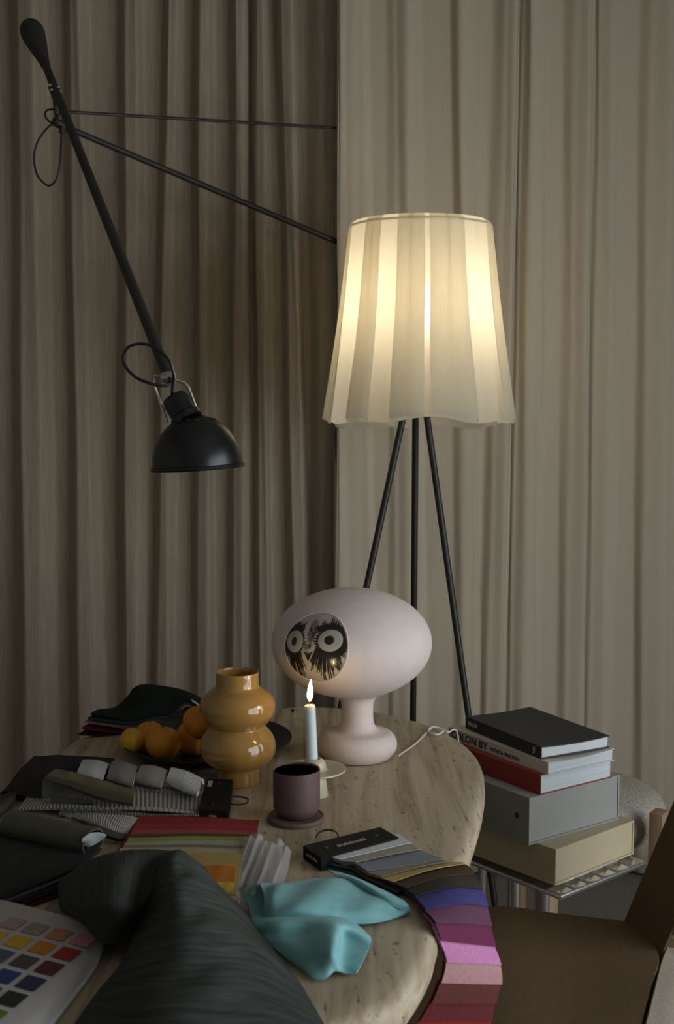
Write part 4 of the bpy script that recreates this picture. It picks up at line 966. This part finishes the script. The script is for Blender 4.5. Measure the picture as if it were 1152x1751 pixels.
for (x0, y0, x1, y1, dx, dy, m) in ((142, 1300, 186, 1307, -12, 28, knit_w), (192, 1303, 236, 1312, -9, 29, knit_g), (242, 1309, 286, 1318, -11, 27, knit_b), (293, 1313, 346, 1333, -9, 26, knit_w2)):
    h0 = .032
    rows = px_rows([[(x0 + 4, y0 + 8, .026), ((x0 + x1) / 2 + 2, (y0 + y1) / 2 + 7, .026), (x1 + 2, y1 + 8, .026)],
                    [(x0, y0, .036), ((x0 + x1) / 2, (y0 + y1) / 2 - 3, .039), (x1, y1, .036)],
                    [(x0 + dx * .5 - 1, y0 + dy * .5, .042), ((x0 + x1) / 2 + dx * .5, (y0 + y1) / 2 + dy * .5 - 1, .045), (x1 + dx * .5, y1 + dy * .5, .042)],
                    [(x0 + dx, y0 + dy, .034), ((x0 + x1) / 2 + dx, (y0 + y1) / 2 + dy + 2, .034), (x1 + dx, y1 + dy + 2, .034)],
                    [(x0 + dx + 3, y0 + dy - 2, .026), ((x0 + x1) / 2 + dx + 2, (y0 + y1) / 2 + dy - 1, .026), (x1 + dx + 2, y1 + dy - 2, .026)]])
    sheet('folded_sample', rows, m, .003, 16, 22, kb)

kn = thing('knit_sample', 'loose knitted sample ending in an olive fold, next to the rolled olive cover', 'fabric samples', W(170, 1415))
rows = px_rows([[(108, 1394, .010), (160, 1392, .020), (215, 1396, .018), (240, 1400, .010)], [(118, 1400, .014), (160, 1402, .022), (205, 1410, .018), (234, 1416, .008)], [(130, 1408, .010), (165, 1414, .016), (200, 1424, .012), (226, 1430, .006)]])
sheet('knit_band', rows, ribbed('knit_light', (.33, .32, .30), 10, .7), .003, 24, 14, kn)
rows = px_rows([[(122, 1398, .018), (160, 1410, .020), (200, 1424, .016), (220, 1432, .008)], [(135, 1404, .012), (165, 1420, .020), (198, 1432, .014), (219, 1436, .005)], [(140, 1410, .004), (170, 1426, .010), (195, 1436, .008), (215, 1438, .003)]])
sheet('olive_fold', rows, cloth((.055, .048, .035)), .003, 20, 10, kn)

vb = thing('vinyl_samples', 'folded strip of glossy olive vinyl with clear film, lying on the knitted bands', 'fabric samples', W(150, 1350))
rows = px_rows([[(96, 1315, .044), (130, 1322, .046), (180, 1336, .044), (230, 1352, .040)], [(82, 1325, .050), (126, 1336, .052), (176, 1349, .048), (229, 1362, .042)], [(76, 1333, .044), (130, 1349, .044), (176, 1362, .040), (227, 1374, .036)], [(96, 1336, .036), (140, 1356, .034), (180, 1370, .032), (226, 1378, .030)]])
sheet('vinyl_strip', rows, M['olive'], .0018, 24, 18, vb)
rows = px_rows([[(73, 1333, .044), (90, 1337, .046), (150, 1358, .036), (222, 1378, .030)], [(72, 1352, .032), (92, 1354, .030), (150, 1368, .028), (222, 1379, .027)], [(72, 1368, .022), (94, 1372, .022), (150, 1375, .022), (222, 1380, .023)]])
sheet('clear_film', rows, M['clear'], .0008, 20, 10, vb)
rows = px_rows([[(86, 1360, .024), (120, 1364, .024), (160, 1370, .024)], [(88, 1370, .022), (122, 1373, .022), (160, 1376, .022)]])
sheet('dark_strip', rows, cloth((.012, .011, .010)), .001, 10, 6, vb)

dsb = thing('sample_stack', 'dark brown-black fabric sample stack at the left edge of the table', 'fabric samples', W(90, 1320))
for k, (h, c) in enumerate(((.022, (.024, .022, .021)), (.014, (.018, .014, .012)), (.006, (.03, .022, .018)))):
    o_ = 3 * k
    rows = px_rows([[(58 - o_, 1294 + o_, h), (110, 1293 + o_, h + .003), (196, 1297 + o_, h)], [(38 - o_, 1314 + o_, h), (100, 1320, h + .004), (186, 1330, h)], [(18 - o_, 1340 + o_, h * .8), (60, 1348 + o_, h), (110, 1354, h)], [(8 - 4 * k, 1352 + o_, h * .5), (40, 1362 + o_, h * .6), (84, 1368, h * .7)]])
    sheet('sample_leaf', rows, cloth(c, .25), .003, 18, 18, dsb, wob=.0012)
rows = px_rows([[(-60, 1368, .008), (-10, 1364, .012), (32, 1350, .010)], [(-70, 1392, .012), (-10, 1380, .018), (26, 1362, .014)], [(-60, 1410, .004), (-5, 1394, .008), (24, 1372, .006)]])
sheet('sample_leaf', rows, cloth((.05, .037, .028)), .003, 14, 12, dsb)

# ------------------------------------------------------------------ draped sample stack behind the dish
dr = thing('sample_book', 'stack of dark green, pink and burgundy cloth samples draped behind the fruit dish', 'fabric samples', W(230, 1245))
def zY(px, py, Y): return atY(px, py, Y)
stackc = [('black-green', (.010, .015, .013)), ('dark teal', (.025, .055, .048)), ('dusty mauve', (.24, .14, .15)), ('burgundy', (.16, .014, .022)), ('dark plum', (.030, .018, .022))]
front = [[(155, 1221), (190, 1226), (225, 1232), (262, 1224), (290, 1222), (303, 1210), (316, 1200), (336, 1206), (356, 1222)],
         [(150, 1228), (190, 1234), (225, 1237), (262, 1229), (290, 1227), (304, 1214), (317, 1203), (336, 1210), (352, 1226)],
         [(144, 1234), (188, 1241), (225, 1246), (262, 1235), (288, 1232), (305, 1219), (318, 1207), (335, 1214), (350, 1230)],
         [(139, 1245), (185, 1252), (222, 1254), (262, 1242), (288, 1238), (306, 1226), (319, 1213), (334, 1219), (348, 1234)],
         [(134, 1256), (180, 1258), (218, 1260), (260, 1250), (288, 1246), (306, 1236), (320, 1224), (334, 1230), (346, 1240)]]
for k, (n_, c) in enumerate(stackc):
    fr = [zY(x, y, 2.515 + (x - 135) * .00040 - .0 * k) for x, y in front[k]]
    dz = .0065 * k
    bk_ = [zY(x, y, 2.64 + .00006 * (x - 135)) - np.array((0, 0, dz)) for x, y in ((180, 1214), (200, 1208), (220, 1190), (228, 1178), (245, 1171), (280, 1174), (310, 1180), (335, 1190), (358, 1205))]
    md_ = [(a * .5 + b * .5) + np.array((0, 0, .004)) for a, b in zip(fr, bk_)]
    fr = [np.array((p[0], p[1], max(p[2], T + .002 + .002 * (4 - k)))) for p in fr]
    o = sheet('cloth_sample', [bk_, md_, fr], cloth(c), .0035, 40, 14, dr); o['label'] = n_ + ' cloth sample'
pl2 = [zY(x, y, 2.585) for x, y in ((327, 1196), (338, 1203), (346, 1214))]
mesh_obj('clear_tag', *solid_grid(grid_surface([pl2, [p + np.array((.004, -.012, -.002)) for p in pl2]], 8, 4), .001)[:2], M['underside'], dr)
# the props under the drape: a rolled core that holds it up
cr = [zY(x, y, 2.60) for x, y in ((250, 1228), (348, 1228))]; cr = [np.array((p[0], p[1], T + .026)) for p in cr]
mesh_obj('rolled_core', *tube(cr, .024, 20), cloth((.030, .018, .022)), dr)

for o in bpy.data.objects:
    if '_o' in o: del o['_o']
